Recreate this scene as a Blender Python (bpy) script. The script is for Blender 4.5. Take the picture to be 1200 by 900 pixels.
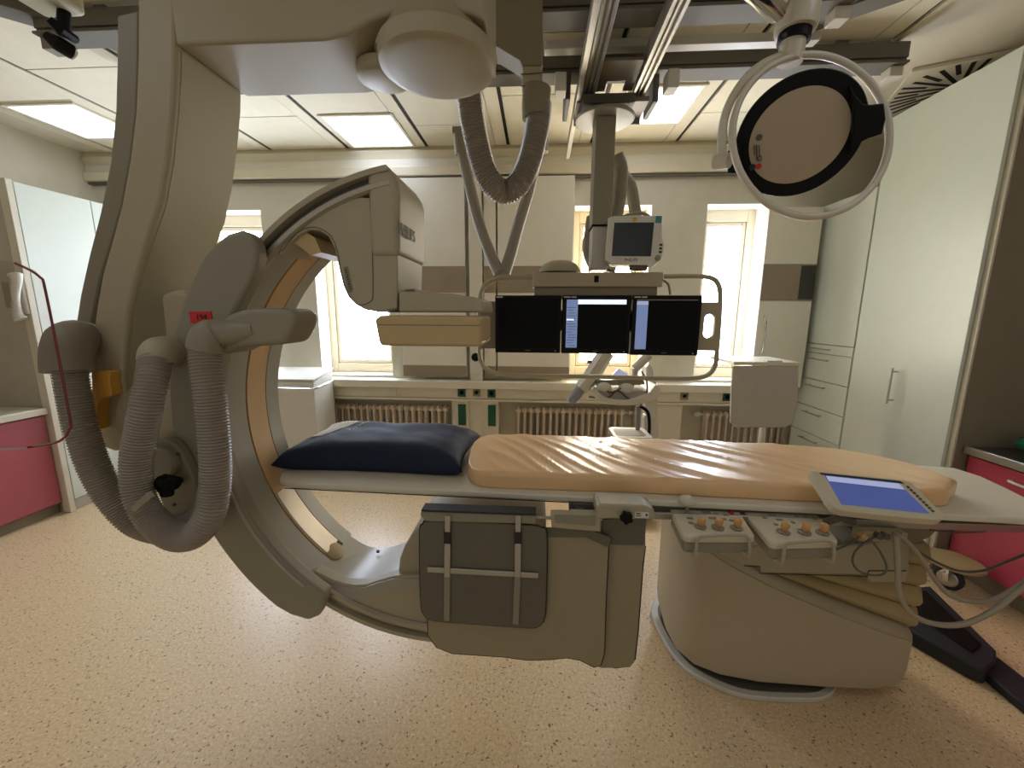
import bpy, bmesh, math, random
from mathutils import Vector, Matrix, noise
random.seed(4)
PI = math.pi
C = bpy.context.scene.collection
for o in list(bpy.data.objects): bpy.data.objects.remove(o)

# ------------------------------------------------------------------ camera
FPX, PITCH, ROLL, YAW = 470.0, math.radians(9.96), math.radians(-.3), math.radians(3.61)
CAM = Vector((0, 0, 1.5))
def _rows():
    cy, sy = math.cos(YAW), math.sin(YAW)
    fo, rt, dn = Vector((-sy, cy, 0)), Vector((cy, sy, 0)), Vector((0, 0, -1))
    cp, sp = math.cos(PITCH), math.sin(PITCH)
    f2 = fo*cp + dn*sp; d2 = dn*cp - fo*sp
    cr, sr = math.cos(ROLL), math.sin(ROLL)
    return rt*cr + d2*sr, -rt*sr + d2*cr, f2
RT, DN, FW = _rows()
cd = bpy.data.cameras.new('camera'); cam = bpy.data.objects.new('camera', cd); C.objects.link(cam)
cd.sensor_fit = 'HORIZONTAL'; cd.sensor_width = 36; cd.lens = FPX/1200*36; cd.clip_start = .05
cam.matrix_world = Matrix(((RT.x, -DN.x, -FW.x, CAM.x), (RT.y, -DN.y, -FW.y, CAM.y), (RT.z, -DN.z, -FW.z, CAM.z), (0, 0, 0, 1)))
S = bpy.context.scene
S.camera = cam
# ------------------------------------------------------------------ light
S.view_settings.view_transform = 'Standard'; S.view_settings.look = 'None'
S.view_settings.gamma = 1; S.view_settings.use_curve_mapping = False
S.view_settings.exposure = 0.35
wd = bpy.data.worlds.new('world'); S.world = wd; wd.use_nodes = True
bg = wd.node_tree.nodes['Background']; bg.inputs[0].default_value = (1, .965, .86, 1); bg.inputs[1].default_value = .27
PANE = 13.0      # daylight in the window panes
LAMP = 3.0     # ceiling lamps

def P(u, v, X=None, Y=None, Z=None):
    """the point of the room seen at (u, v) of the photograph, on a plane X=, Y= or Z="""
    d = RT*((u-600)/FPX) + DN*((v-450)/FPX) + FW
    t = (X-CAM.x)/d.x if X is not None else (Y-CAM.y)/d.y if Y is not None else (Z-CAM.z)/d.z
    return CAM + d*t

# ------------------------------------------------------------------ materials
def lin(c):
    if isinstance(c, str): c = [int(c[i:i+2], 16)/255 for i in (0, 2, 4)]
    return tuple(x/12.92 if x <= .04045 else ((x+.055)/1.055)**2.4 for x in c)
def mat(name, col, rough=.5, metal=0, var=.06, scale=12, bump=0, bscale=80, emit=0, trans=0, spec=None, coat=0):
    m = bpy.data.materials.new(name); m.use_nodes = True
    nt = m.node_tree; N = nt.nodes; L = nt.links; b = N['Principled BSDF']
    c = lin(col)
    tc = N.new('ShaderNodeTexCoord'); nz = N.new('ShaderNodeTexNoise'); nz.inputs['Scale'].default_value = scale; nz.inputs['Detail'].default_value = 4
    L.new(tc.outputs['Object'], nz.inputs['Vector'])
    mx = N.new('ShaderNodeMix'); mx.data_type = 'RGBA'
    mx.inputs['A'].default_value = (*[x*(1-var) for x in c], 1); mx.inputs['B'].default_value = (*[min(1, x*(1+var)) for x in c], 1)
    L.new(nz.outputs['Fac'], mx.inputs['Factor']); L.new(mx.outputs['Result'], b.inputs['Base Color'])
    b.inputs['Roughness'].default_value = rough; b.inputs['Metallic'].default_value = metal
    if spec is not None: b.inputs['Specular IOR Level'].default_value = spec
    if coat: b.inputs['Coat Weight'].default_value = coat
    if trans: b.inputs['Transmission Weight'].default_value = trans
    if emit:
        L.new(mx.outputs['Result'], b.inputs['Emission Color']); b.inputs['Emission Strength'].default_value = emit
    if bump:
        n2 = N.new('ShaderNodeTexNoise'); n2.inputs['Scale'].default_value = bscale; n2.inputs['Detail'].default_value = 3
        L.new(tc.outputs['Object'], n2.inputs['Vector'])
        bp = N.new('ShaderNodeBump'); bp.inputs['Strength'].default_value = bump; bp.inputs['Distance'].default_value = .01
        L.new(n2.outputs['Fac'], bp.inputs['Height']); L.new(bp.outputs['Normal'], b.inputs['Normal'])
    return m
M = {}
M['wall'] = mat('wall_paint', 'd6cdb6', .8, bump=.08)
M['wallgrey'] = mat('wall_paint_window_side', 'd2cbb6', .8, bump=.08)
M['ceil'] = mat('ceiling_tile', 'e8e0c8', .85, bump=.1, bscale=150)
M['plaster'] = mat('ceiling_plaster', 'dcd3bf', .85)
M['cornice'] = mat('cornice', 'dbd2b6', .6)
M['trimw'] = mat('cream_trim', 'dfd8c4', .5)
M['frame'] = mat('window_frame', 'e8dcc0', .45)
M['reveal'] = mat('window_reveal', 'ece6da', .6)
M['panel'] = mat('white_panel', 'e8e2d0', .45, var=.03)
M['taupe'] = mat('taupe_band', '978872', .5, var=.15, scale=5)
M['dark'] = mat('dark_gap', '1a1816', .7)
M['cab'] = mat('cabinet_front', 'd9dfd2', .33, var=.03)
M['cabedge'] = mat('cabinet_edge', 'd8d2bc', .4)
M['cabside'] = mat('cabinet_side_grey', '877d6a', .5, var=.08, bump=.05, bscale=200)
M['sidegrey'] = mat('mottled_laminate', 'b9b09f', .5, var=.16, scale=6)
M['red'] = mat('crimson_laminate', 'b9445a', .33, var=.06)
M['steel'] = mat('brushed_steel', 'b9b8b2', .3, .9)
M['chrome'] = mat('chrome', 'd5d5d2', .12, 1)
M['alu'] = mat('aluminium_extrusion', 'b9b4a8', .38, .55)
M['alud'] = mat('grey_rail_paint', '6f6a5f', .6, 0)
M['worktop'] = mat('dark_worktop', '3a3833', .3)
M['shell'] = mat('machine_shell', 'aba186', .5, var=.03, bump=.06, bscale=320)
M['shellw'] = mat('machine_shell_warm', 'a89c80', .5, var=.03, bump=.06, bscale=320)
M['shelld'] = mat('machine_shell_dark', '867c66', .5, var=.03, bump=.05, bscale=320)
M['grey'] = mat('grey_plastic', '8e8774', .45, var=.04)
M['greyd'] = mat('dark_grey_plastic', '59544b', .5, var=.05)
M['cface'] = mat('c_arc_face', 'a39e90', .4, var=.03)
M['rail'] = mat('polished_rail', 'b3aa9a', .32, .6)
M['track'] = mat('worn_silver_track', 'b5aa98', .38, .45, var=.2, scale=10)
M['beige'] = mat('ochre_cover', 'c2a777', .42, var=.04)
M['tan'] = mat('tan_lining', 'c9a67a', .45, var=.05)
M['hose'] = mat('corrugated_hose', '978d80', .5, var=.06)
M['black'] = mat('black_plastic', '060606', .5, spec=.2)
M['navy'] = mat('navy_fabric', '101d38', .75, var=.2, scale=18, bump=.3, bscale=300)
M['cream'] = mat('cream_fabric', 'bdb59a', .8)
M['peach'] = mat('peach_cover', 'e9c08e', .3, var=.03, coat=.15)
M['top'] = mat('table_top', 'dcd4c0', .4, var=.03)
M['shield'] = mat('shield_vinyl', '9c9074', .5, var=.04, bump=.1, bscale=200)
M['shieldd'] = mat('dark_shield_vinyl', '676153', .5, var=.08, bump=.1, bscale=120)
M['orange'] = mat('orange_handle', 'd39b3d', .4)
M['amber'] = mat('amber_knob', 'cf9a5e', .4)
M['redtag'] = mat('red_tag', 'c8201c', .5)
M['ink'] = mat('ink', '25211e', .6)
M['inkg'] = mat('grey_print', '5a5347', .6)
M['white'] = mat('white_plastic', 'd9d6cb', .4)
M['whitec'] = mat('white_painted_metal', 'cdc8bb', .4)
M['bellows'] = mat('bellows', 'b09e72', .5, var=.05)
M['green'] = mat('green_socket', '0f5536', .4)
M['greenf'] = mat('green_fabric', '2c8a62', .7, var=.2)
M['radiator'] = mat('radiator_enamel', 'd8c8b4', .45)
M['teal'] = mat('teal_sticker', '4c8d97', .4)
M['yellow'] = mat('yellow_sticker', 'c8a428', .5)
M['screen'] = mat('dark_screen', '030304', .25, var=0, spec=.12)
M['screeng'] = mat('grey_screen', '2c3437', .16, var=.1)
M['blue'] = mat('blue_display', '5a6cb8', .25, emit=.2, var=.02)
M['bluebar'] = mat('pale_display_bar', 'a9b3d8', .3, emit=.45)
M['sidebar'] = mat('display_sidebar', '7f94c4', .3, emit=.36, var=.05)
M['lightbar'] = mat('display_light_bar', 'dfe6fb', .3, emit=.8)
M['rubber'] = mat('rubber', '20242b', .55)
M['cable'] = mat('beige_cable', 'a09680', .5)
M['cabled'] = mat('grey_cable', '5f5a50', .5)
M['ped'] = mat('pedestal_paint', 'b5a88e', .5, var=.03, bump=.05, bscale=320)
M['console'] = mat('console_plastic', 'cfc6ac', .42, var=.03)
M['pink'] = mat('dusty_crimson_laminate', 'a8535e', .4, var=.06)
M['clothgrey'] = mat('grey_cloth', 'b9b4aa', .7)
M['lampback'] = mat('lamp_back', 'b3a288', .45, var=.03)
M['ring'] = mat('lamp_ring', 'cfc6b2', .3, var=.04)
M['lavender'] = mat('lavender_plastic', '8f90a0', .35)
M['plinth'] = mat('plinth_grey', 'b9b5a8', .5)
M['rim'] = mat('lit_edge_pink', '8c3f3a', .25, var=.1)
M['ground'] = mat('outside_ground', 'a8a48f', .9)

def lampmat():
    m = mat('lamp_diffuser', 'dfe8ff', .6, emit=LAMP, var=.02); return m
M['lamp'] = lampmat()
def panemat(name, tints):
    """frosted daylight pane: the glow of the sky and of vague shapes behind the frost"""
    m = bpy.data.materials.new(name); m.use_nodes = True; nt = m.node_tree; N = nt.nodes; L = nt.links
    b = N['Principled BSDF']; b.inputs['Roughness'].default_value = .35; b.inputs['Base Color'].default_value = (.8, .8, .8, 1)
    tc = N.new('ShaderNodeTexCoord'); nz = N.new('ShaderNodeTexNoise'); nz.inputs['Scale'].default_value = 2.2; nz.inputs['Detail'].default_value = 1
    L.new(tc.outputs['Object'], nz.inputs['Vector'])
    r = N.new('ShaderNodeValToRGB'); L.new(nz.outputs['Fac'], r.inputs['Fac'])
    e = r.color_ramp.elements; e[0].position = .3; e[0].color = (*lin(tints[0]), 1); e[1].position = .72; e[1].color = (*lin(tints[-1]), 1)
    for i, t in enumerate(tints[1:-1]):
        x = e.new(.3+.42*(i+1)/(len(tints)-1)); x.color = (*lin(t), 1)
    L.new(r.outputs['Color'], b.inputs['Emission Color']); b.inputs['Emission Strength'].default_value = PANE
    return m
M['paneblue'] = panemat('frosted_pane_cool', ['bcd2f4', 'dfeaff', 'f4f2ee'])
M['panewarm'] = panemat('frosted_pane_warm', ['f0dcb4', 'f4ecdc', 'eef2fa'])
def floormat():
    m = bpy.data.materials.new('speckled_vinyl'); m.use_nodes = True; nt = m.node_tree; N = nt.nodes; L = nt.links
    b = N['Principled BSDF']; b.inputs['Roughness'].default_value = .34; b.inputs['Specular IOR Level'].default_value = .5
    tc = N.new('ShaderNodeTexCoord')
    def noise_(s, d=3):
        n = N.new('ShaderNodeTexNoise'); n.inputs['Scale'].default_value = s; n.inputs['Detail'].default_value = d; L.new(tc.outputs['Object'], n.inputs['Vector']); return n
    def ramp(n, a, c0, bb, c1):
        r = N.new('ShaderNodeValToRGB'); r.color_ramp.elements[0].position = a; r.color_ramp.elements[0].color = c0
        r.color_ramp.elements[1].position = bb; r.color_ramp.elements[1].color = c1; L.new(n.outputs['Fac'], r.inputs['Fac']); return r
    base = ramp(noise_(90, 3), .35, (*lin('d2b488'), 1), .65, (*lin('e4cba2'), 1))
    dk = ramp(noise_(95, 2), .645, (0, 0, 0, 1), .69, (1, 1, 1, 1))
    lt = ramp(noise_(70, 2), .60, (0, 0, 0, 1), .72, (1, 1, 1, 1))
    m1 = N.new('ShaderNodeMix'); m1.data_type = 'RGBA'; L.new(lt.outputs['Color'], m1.inputs['Factor']); L.new(base.outputs['Color'], m1.inputs['A']); m1.inputs['B'].default_value = (*lin('ead9bc'), 1)
    m2 = N.new('ShaderNodeMix'); m2.data_type = 'RGBA'; L.new(dk.outputs['Color'], m2.inputs['Factor']); L.new(m1.outputs['Result'], m2.inputs['A']); m2.inputs['B'].default_value = (*lin('845f3a'), 1)
    L.new(m2.outputs['Result'], b.inputs['Base Color'])
    return m
M['floor'] = floormat()
def clearmat(name, col=(1, 1, 1)):
    m = bpy.data.materials.new(name); m.use_nodes = True; nt = m.node_tree; N = nt.nodes; L = nt.links
    for n in list(N): N.remove(n)
    out = N.new('ShaderNodeOutputMaterial'); t = N.new('ShaderNodeBsdfTransparent'); g = N.new('ShaderNodeBsdfGlossy'); mx = N.new('ShaderNodeMixShader'); f = N.new('ShaderNodeFresnel')
    t.inputs[0].default_value = (*col, 1); g.inputs['Roughness'].default_value = .05; f.inputs[0].default_value = 1.3
    L.new(f.outputs[0], mx.inputs[0]); L.new(t.outputs[0], mx.inputs[1]); L.new(g.outputs[0], mx.inputs[2]); L.new(mx.outputs[0], out.inputs[0])
    return m
M['clear'] = clearmat('clear_acrylic', (.93, .91, .90))
M['knobclear'] = clearmat('clear_knob', (.82, .82, .80))

# ------------------------------------------------------------------ mesh helpers
WM = {}
class MB:
    def __init__(s): s.b = bmesh.new()
    def _v(s, pts, T=None): return [s.b.verts.new(T @ Vector(p) if T else p) for p in pts]
    def _f(s, vs):
        try: s.b.faces.new(vs)
        except ValueError: pass
    def box(s, x0, x1, y0, y1, z0, z1, T=None):
        v = s._v([(x, y, z) for x in (x0, x1) for y in (y0, y1) for z in (z0, z1)], T)
        for q in ((0,1,3,2),(4,6,7,5),(0,4,5,1),(2,3,7,6),(0,2,6,4),(1,5,7,3)): s._f([v[i] for i in q])
        return s
    def prism(s, pts, ax, a, b, T=None, pts2=None):
        """outline pts: ax 'y' -> (x,z), 'z' -> (x,y), 'x' -> (y,z); pts2 = outline at b"""
        f = {'y': lambda p, h: (p[0], h, p[1]), 'z': lambda p, h: (p[0], p[1], h), 'x': lambda p, h: (h, p[0], p[1])}[ax]
        A = s._v([f(p, a) for p in pts], T); B = s._v([f(p, b) for p in (pts2 or pts)], T); n = len(pts)
        s._f(A[::-1]); s._f(B)
        for i in range(n): s._f([A[i], A[(i+1) % n], B[(i+1) % n], B[i]])
        return s
    def tube(s, path, r, n=12, closed=False, caps=True, flat=1.0, win=1):
        path = [Vector(p) for p in path]; N = len(path); rings = []; up = None
        for i, p in enumerate(path):
            if closed: t = path[(i+1) % N]-path[i-1]
            else: t = path[min(i+win, N-1)]-path[max(i-win, 0)]
            t.normalize()
            if up is None:
                up = Vector((0, 0, 1)) if abs(t.z) < .9 else Vector((0, 1, 0))
            up = (up-t*up.dot(t)).normalized(); w = t.cross(up)
            rr = r(i/(N-1)) if callable(r) else (r[i] if isinstance(r, (list, tuple)) else r)
            rings.append([s.b.verts.new(p+(up*math.cos(a)+w*math.sin(a)*flat)*rr) for a in [2*PI*k/n for k in range(n)]])
        for i in range(N if closed else N-1):
            A, B = rings[i], rings[(i+1) % N]
            for k in range(n): s._f([A[k], A[(k+1) % n], B[(k+1) % n], B[k]])
        if caps and not closed: s._f(rings[0][::-1]); s._f(rings[-1])
        return s
    def lathe(s, prof, o, axis=(0, 0, 1), n=24):
        o = Vector(o); Z = Vector(axis).normalized(); X = (Vector((1, 0, 0)) if abs(Z.x) < .9 else Vector((0, 1, 0))); X = (X-Z*X.dot(Z)).normalized(); Yv = Z.cross(X)
        rings = [[s.b.verts.new(o+Z*h+(X*math.cos(2*PI*k/n)+Yv*math.sin(2*PI*k/n))*max(r, 1e-4)) for k in range(n)] for r, h in prof]
        for A, B in zip(rings, rings[1:]):
            for k in range(n): s._f([A[k], A[(k+1) % n], B[(k+1) % n], B[k]])
        s._f(rings[0][::-1]); s._f(rings[-1]); return s
    def grid(s, fn, nu, nv, wrapu=False):
        V = [[s.b.verts.new(fn(i/(nu if wrapu else nu-1), j/(nv-1))) for j in range(nv)] for i in range(nu)]
        for i in range(nu if wrapu else nu-1):
            for j in range(nv-1): s._f([V[i][j], V[(i+1) % nu][j], V[(i+1) % nu][j+1], V[i][j+1]])
        return V
def rootpos(p):
    while p is not None:
        if p.name in WM: return WM[p.name]
        p = p.parent
    return Matrix()
def obj(name, mb, m, parent=None, bevel=0, seg=2, smooth=35, sub=0):
    bm = mb.b
    bmesh.ops.recalc_face_normals(bm, faces=bm.faces)
    me = bpy.data.meshes.new(name)
    if parent is None:
        xs = [v.co for v in bm.verts]
        o0 = Vector(((min(v.x for v in xs)+max(v.x for v in xs))/2, (min(v.y for v in xs)+max(v.y for v in xs))/2, min(v.z for v in xs)))
        bmesh.ops.transform(bm, matrix=Matrix.Translation(-o0), verts=bm.verts)
    else:
        bmesh.ops.transform(bm, matrix=rootpos(parent).inverted(), verts=bm.verts)
    bm.to_mesh(me); bm.free()
    o = bpy.data.objects.new(name, me); C.objects.link(o)
    me.materials.append(M[m] if isinstance(m, str) else m)
    if smooth:
        me.polygons.foreach_set('use_smooth', [True]*len(me.polygons)); me.set_sharp_from_angle(angle=math.radians(smooth))
    if parent is None: o.location = o0; WM[o.name] = Matrix.Translation(o0)
    else: o.parent = parent
    if bevel:
        md = o.modifiers.new('bevel', 'BEVEL'); md.width = bevel; md.segments = seg; md.limit_method = 'ANGLE'; md.angle_limit = math.radians(40); md.harden_normals = False
    if sub:
        md = o.modifiers.new('sub', 'SUBSURF'); md.levels = sub; md.render_levels = sub
    return o
def text(name, body, size, m, parent, origin, right, up, ext=.0006):
    cu = bpy.data.curves.new(name, 'FONT'); cu.body = body; cu.size = size; cu.extrude = ext; cu.align_x = 'CENTER'; cu.align_y = 'CENTER'
    tmp = bpy.data.objects.new('tmp', cu); me = bpy.data.meshes.new_from_object(tmp); bpy.data.objects.remove(tmp)
    o = bpy.data.objects.new(name, me); C.objects.link(o); me.materials.clear(); me.materials.append(M[m])
    r = Vector(right).normalized(); u = Vector(up); u = (u-r*u.dot(r)).normalized(); n = r.cross(u)
    W = Matrix(((r.x, u.x, n.x, origin[0]), (r.y, u.y, n.y, origin[1]), (r.z, u.z, n.z, origin[2]), (0, 0, 0, 1)))
    o.parent = parent; o.matrix_basis = rootpos(parent).inverted() @ W
    return o
def tag(o, label, cat, group=None):
    o['label'] = label; o['category'] = cat
    if group: o['group'] = group
    return o
def thing(name, label, cat, loc, group=None):
    o = bpy.data.objects.new(name, None); C.objects.link(o); o.location = loc; o.empty_display_size = .1
    WM[o.name] = Matrix.Translation(Vector(loc)); return tag(o, label, cat, group)
def struct(name, mb, m, parent=None, **k):
    o = obj(name, mb, m, parent, **k)
    if parent is None: o['kind'] = 'structure'
    return o
def dup(root, loc, label=None):
    def cp(o, p):
        c = o.copy(); C.objects.link(c); c.parent = p
        for ch in o.children: cp(ch, c)
        return c
    r = cp(root, None); r.location = loc; WM[r.name] = Matrix.Translation(Vector(loc))
    if label: r['label'] = label
    return r
def spline(pts, n=12, closed=False):
    pts = [Vector(p) for p in pts]; out = []; N = len(pts)
    for i in range(N if closed else N-1):
        if closed: a, b, c, d = pts[i-1], pts[i], pts[(i+1) % N], pts[(i+2) % N]
        else: a, b, c, d = pts[max(i-1, 0)], pts[i], pts[i+1], pts[min(i+2, N-1)]
        for k in range(n):
            t = k/n
            out.append(.5*((2*b)+(c-a)*t+(2*a-5*b+4*c-d)*t*t+(-a+3*b-3*c+d)*t**3))
    if not closed: out.append(pts[-1])
    return out
def resample(path, step):
    L = [0]
    for a, b in zip(path, path[1:]): L.append(L[-1]+(b-a).length)
    n = max(2, int(L[-1]/step)); out = []; j = 0
    for i in range(n+1):
        d = L[-1]*i/n
        while j < len(L)-2 and L[j+1] < d: j += 1
        t = (d-L[j])/max(1e-9, L[j+1]-L[j]); out.append(path[j].lerp(path[j+1], t))
    return out
def hose(name, pts, r, parent, m='hose', pitch=.0095, amp=.0035):
    path = resample(spline(pts, 40), pitch/4)
    for _ in range(14): path = [path[0]]+[(path[i-1]+path[i]*2+path[i+1])/4 for i in range(1, len(path)-1)]+[path[-1]]
    rr = [r+amp*[.8, .1, -.8, .1][i % 4] for i in range(len(path))]
    return obj(name, MB().tube(path, rr, 28, win=5), m, parent, smooth=80)
def cable(name, pts, r, parent, m='cable'):
    return obj(name, MB().tube(spline(pts, 10), r, 8), m, parent, smooth=80)
def rrect(x0, x1, y0, y1, r, n=5):
    out = []
    for cx, cy, a0 in ((x1-r, y1-r, 0), (x0+r, y1-r, 90), (x0+r, y0+r, 180), (x1-r, y0+r, 270)):
        for k in range(n+1):
            a = math.radians(a0+90*k/n); out.append((cx+r*math.cos(a), cy+r*math.sin(a)))
    return out
def sp2(pts, n=6, closed=True):
    return [(p.x, p.y) for p in spline([(a, b, 0) for a, b in pts], n, closed)]
def pix(pts, ax, val):
    q = [P(u, v, **{ax: val}) for u, v in pts]
    return [(p.x, p.z) if ax == 'Y' else (p.x, p.y) if ax == 'Z' else (p.y, p.z) for p in q]

# ================================================================== THE ROOM
YB, CZ, XL, XR, YF = 3.85, 2.96, -4.27, 3.0, -1.7
struct('floor', MB().box(XL-.1, XR+.1, YF, YB+.4, -.1, 0), 'floor', smooth=0)
for i, (a, b) in enumerate((((.1, 1.72), (-.11, .9)), ((1.46, 1.5), (2.0, .9)), ((-.11, .9), (-.3, -.3)))):
    d = Vector((b[0]-a[0], b[1]-a[1])); n = Vector((-d.y, d.x)).normalized()*.0012
    struct('trim_%d' % (30+i), MB().prism([(a[0]+n.x, a[1]+n.y), (b[0]+n.x, b[1]+n.y), (b[0]-n.x, b[1]-n.y), (a[0]-n.x, a[1]-n.y)], 'z', 0, .0006), 'tan', smooth=0)
struct('ceiling', MB().box(XL-.1, XR+.1, YF, YB+.4, CZ, CZ+.1), 'plaster', smooth=0)
struct('wall_left', MB().box(XL-.15, XL, YF, YB+.4, 0, CZ), 'wall', smooth=0)
struct('wall_right', MB().box(XR, XR+.15, YF, YB+.4, 0, CZ), 'wall', smooth=0)
# ceiling tiles between the carrier bars
def ceiling_tiles():
    t = MB(); bars = MB(); dk = MB()
    xs = [-.285+.7165*k for k in range(-5, 4)]
    for x in xs:
        bars.box(x-.105, x-.012, YF+.02, 3.85, CZ-.016, CZ-.001)
        dk.box(x-.012, x+.012, YF+.02, 3.85, CZ-.006, CZ-.001)
    for i, (a, b) in enumerate(zip(xs, xs[1:])):
        y = 3.84
        off = [.06, .09, .65, .44, .46, .3, .6, .2][i % 8]
        y0 = [3.48, 3.14, 3.19, 3.46, 3.39, 2.99, 2.52, 3.3][i % 8]
        ys = [3.84, y0]
        while ys[-1] > YF+.7: ys.append(ys[-1]-.6)
        for y1, y2 in zip(ys, ys[1:]):
            if y1-y2 > .08: t.box(a+.016, b-.109, y2+.004, y1-.004, CZ-.014, CZ-.001)
    return t, bars, dk
t_, b_, d_ = ceiling_tiles()
o = struct('ceiling_tiles', t_, 'ceil', bevel=.002, seg=1)
struct('trim_1', b_, 'ceil', bevel=.002, seg=1); struct('trim_2', d_, 'dark')
struct('trim_3', MB().box(-3.9, 1.9, 3.835, 3.86, CZ-.02, CZ-.001).box(-3.93, -3.88, YF+.02, 3.86, CZ-.02, CZ-.001).box(1.87, 1.9, YF+.02, 3.86, CZ-.02, CZ-.001), 'cornice')

# back wall with four windows
wins = [(-3.35, -2.625, .93, 2.455), (-2.15, -1.42, .89, 2.455), (.31, 1.0, .89, 2.46), (1.47, 1.995, .89, 2.46)]
def wallblock(x0, x1, y0, y1, z0, z1): struct('wall_back', MB().box(x0, x1, y0, y1, z0, z1), 'wallgrey', smooth=0)
xs = XL
for x0, x1, z0, z1 in wins:
    wallblock(xs, x0, YB, YB+.3, .87, CZ); wallblock(x0, x1, YB, YB+.3, .87, z0); wallblock(x0, x1, YB, YB+.3, z1, CZ); xs = x1
wallblock(xs, XR+.1, YB, YB+.3, .87, CZ)
niches = [(-2.10, -.83), (-.37, .95), (1.38, 2.35)]
xs = XL
for a, b in niches:
    wallblock(xs, a, YB, YB+.3, 0, .87); wallblock(a, b, YB+.12, YB+.3, 0, .66); wallblock(a, b, YB, YB+.3, .66, .87); xs = b
wallblock(xs, XR+.1, YB, YB+.3, 0, .87)
for i, (x0, x1, z0, z1) in enumerate(wins):
    w = thing('window_%d' % (i+1), ['window', 'window', 'window', 'window'][i], 'window', ((x0+x1)/2, YB+.24, z0)); w['kind'] = 'structure'
    del w['label']; del w['category']
    f = MB(); a, b, c, d = x0, x1, z0, z1
    f.box(a, a+.07, YB+.2, YB+.28, c, d).box(b-.07, b, YB+.2, YB+.28, c, d).box(a+.07, b-.07, YB+.2, YB+.28, c, c+.09).box(a+.07, b-.07, YB+.2, YB+.28, d-.11, d)
    obj('window_frame', f, 'frame', w, bevel=.006)
    f = MB(); a, b, c, d = a+.075, b-.075, c+.095, d-.115
    f.box(a, a+.035, YB+.215, YB+.265, c, d).box(b-.035, b, YB+.215, YB+.265, c, d).box(a+.035, b-.035, YB+.215, YB+.265, c, c+.035).box(a+.035, b-.035, YB+.215, YB+.265, d-.035, d)
    obj('window_sash', f, 'frame', w, bevel=.006)
    obj('window_pane', MB().box(a+.034, b-.034, YB+.238, YB+.246, c+.034, d-.034), 'panewarm' if i == 2 else 'paneblue', w, smooth=0)
    r = MB().box(x0+.001, x0+.006, YB-.001, YB+.2, z0, z1).box(x1-.006, x1-.001, YB-.001, YB+.2, z0, z1).box(x0+.006, x1-.006, YB-.001, YB+.2, z1-.006, z1-.001)
    obj('reveal', r, 'reveal', w, smooth=0)
# cornice beam, sill, cable trunking
zc = P(473, 207, Y=3.78).z
struct('trim_4', MB().prism([(3.85, CZ-.001), (3.80, CZ-.001), (3.77, CZ-.05), (3.80, CZ-.10), (3.80, CZ-.11), (3.85, CZ-.11)], 'x', XL+.001, 2.34), 'cornice', bevel=.003)
struct('trim_5', MB().box(XL+.001, 2.34, 3.79, 3.85, CZ-.175, CZ-.112), 'trimw', bevel=.004)
struct('trim_6', MB().box(XL+.001, 2.34, 3.765, 3.85, CZ-.255, CZ-.177), 'cornice', bevel=.006)
struct('trim_7', MB().box(XL+.001, 2.34, 3.80, 3.85, CZ-.275, CZ-.256), 'alud')
sl = MB().box(XL+.001, 2.33, 3.69, 3.849, .795, .868)
for x0, x1, z0, z1 in wins: sl.box(x0+.007, x1-.007, 3.849, YB+.2, .83, .872)
struct('trim_8', sl, 'trimw', bevel=.006)
struct('trim_9', MB().box(XL+.001, 2.33, 3.76, 3.849, .69, .793), 'trimw', bevel=.004)
struct('trim_10', MB().box(XL+.001, 2.33, 3.745, 3.849, .665, .688), 'trimw', bevel=.004)
pil = MB()
for a, b in ((-2.2, -2.1), (-.83, -.37), (.95, 1.38)): pil.box(a, b, 3.80, 3.849, .001, .664)
struct('trim_11', pil, 'trimw', bevel=.003)
pst = MB()
for u in (541, 576):
    q = P(u, 485, Y=3.79); pst.box(q.x-.07, q.x+.07, 3.775, 3.798, .001, .664)
struct('trim_12', pst, 'trimw', bevel=.003)

# shutter panels between the windows
def shutter(label, u0, u1, y=3.75, ub=None):
    a = P(u0, 300, Y=y).x; b = P(u1, 300, Y=y).x; z1 = CZ-.28; z0 = P(500, 441, Y=y).z
    t = thing('shutter_panel', label, 'panel', ((a+b)/2, y+.02, z0), 'sliding shutter panels on the window wall')
    ba, bb = P(500, 343, Y=y).z, P(500, 312, Y=y).z; bt = P(500, 428, Y=y).z
    obj('board', MB().box(a, b, y, y+.03, z0, z1), 'panel', t, bevel=.003)
    obj('taupe_band', MB().box(a+.001, b-.001, y-.003, y, ba, bb), 'taupe', t)
    obj('taupe_band', MB().box(a+.001, b-.001, y-.003, y, z0, bt), 'taupe', t)
    return t
shutter('white sliding wall panel with taupe bands, left of the pale wall column', 467, 545)
shutter('wide white sliding wall panel with taupe bands behind the ceiling hoses', 583, 671)
shutter('narrow white panel strip with taupe bands right of the pale wall column', 567, 581)
a, b = P(550, 300, Y=3.74).x, P(565, 300, Y=3.74).x
t = thing('wall_column', 'narrow pale upright duct between the white sliding panels, with black round socket', 'duct', ((a+b)/2, 3.79, .869))
obj('duct', MB().box(a, b, 3.72, 3.849, .869, CZ-.28), 'trimw', t, bevel=.004)
q = P(557, 421, Y=3.72)
obj('socket_plate', MB().box(q.x-.05, q.x+.045, 3.712, 3.72, q.z-.14, q.z+.12), 'white', t, bevel=.003)
obj('round_socket', MB().lathe([(.035, 0), (.04, .004), (.03, .012), (.012, .012)], (q.x+.005, 3.712, q.z+.02), (0, -1, 0)), 'black', t)

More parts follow.
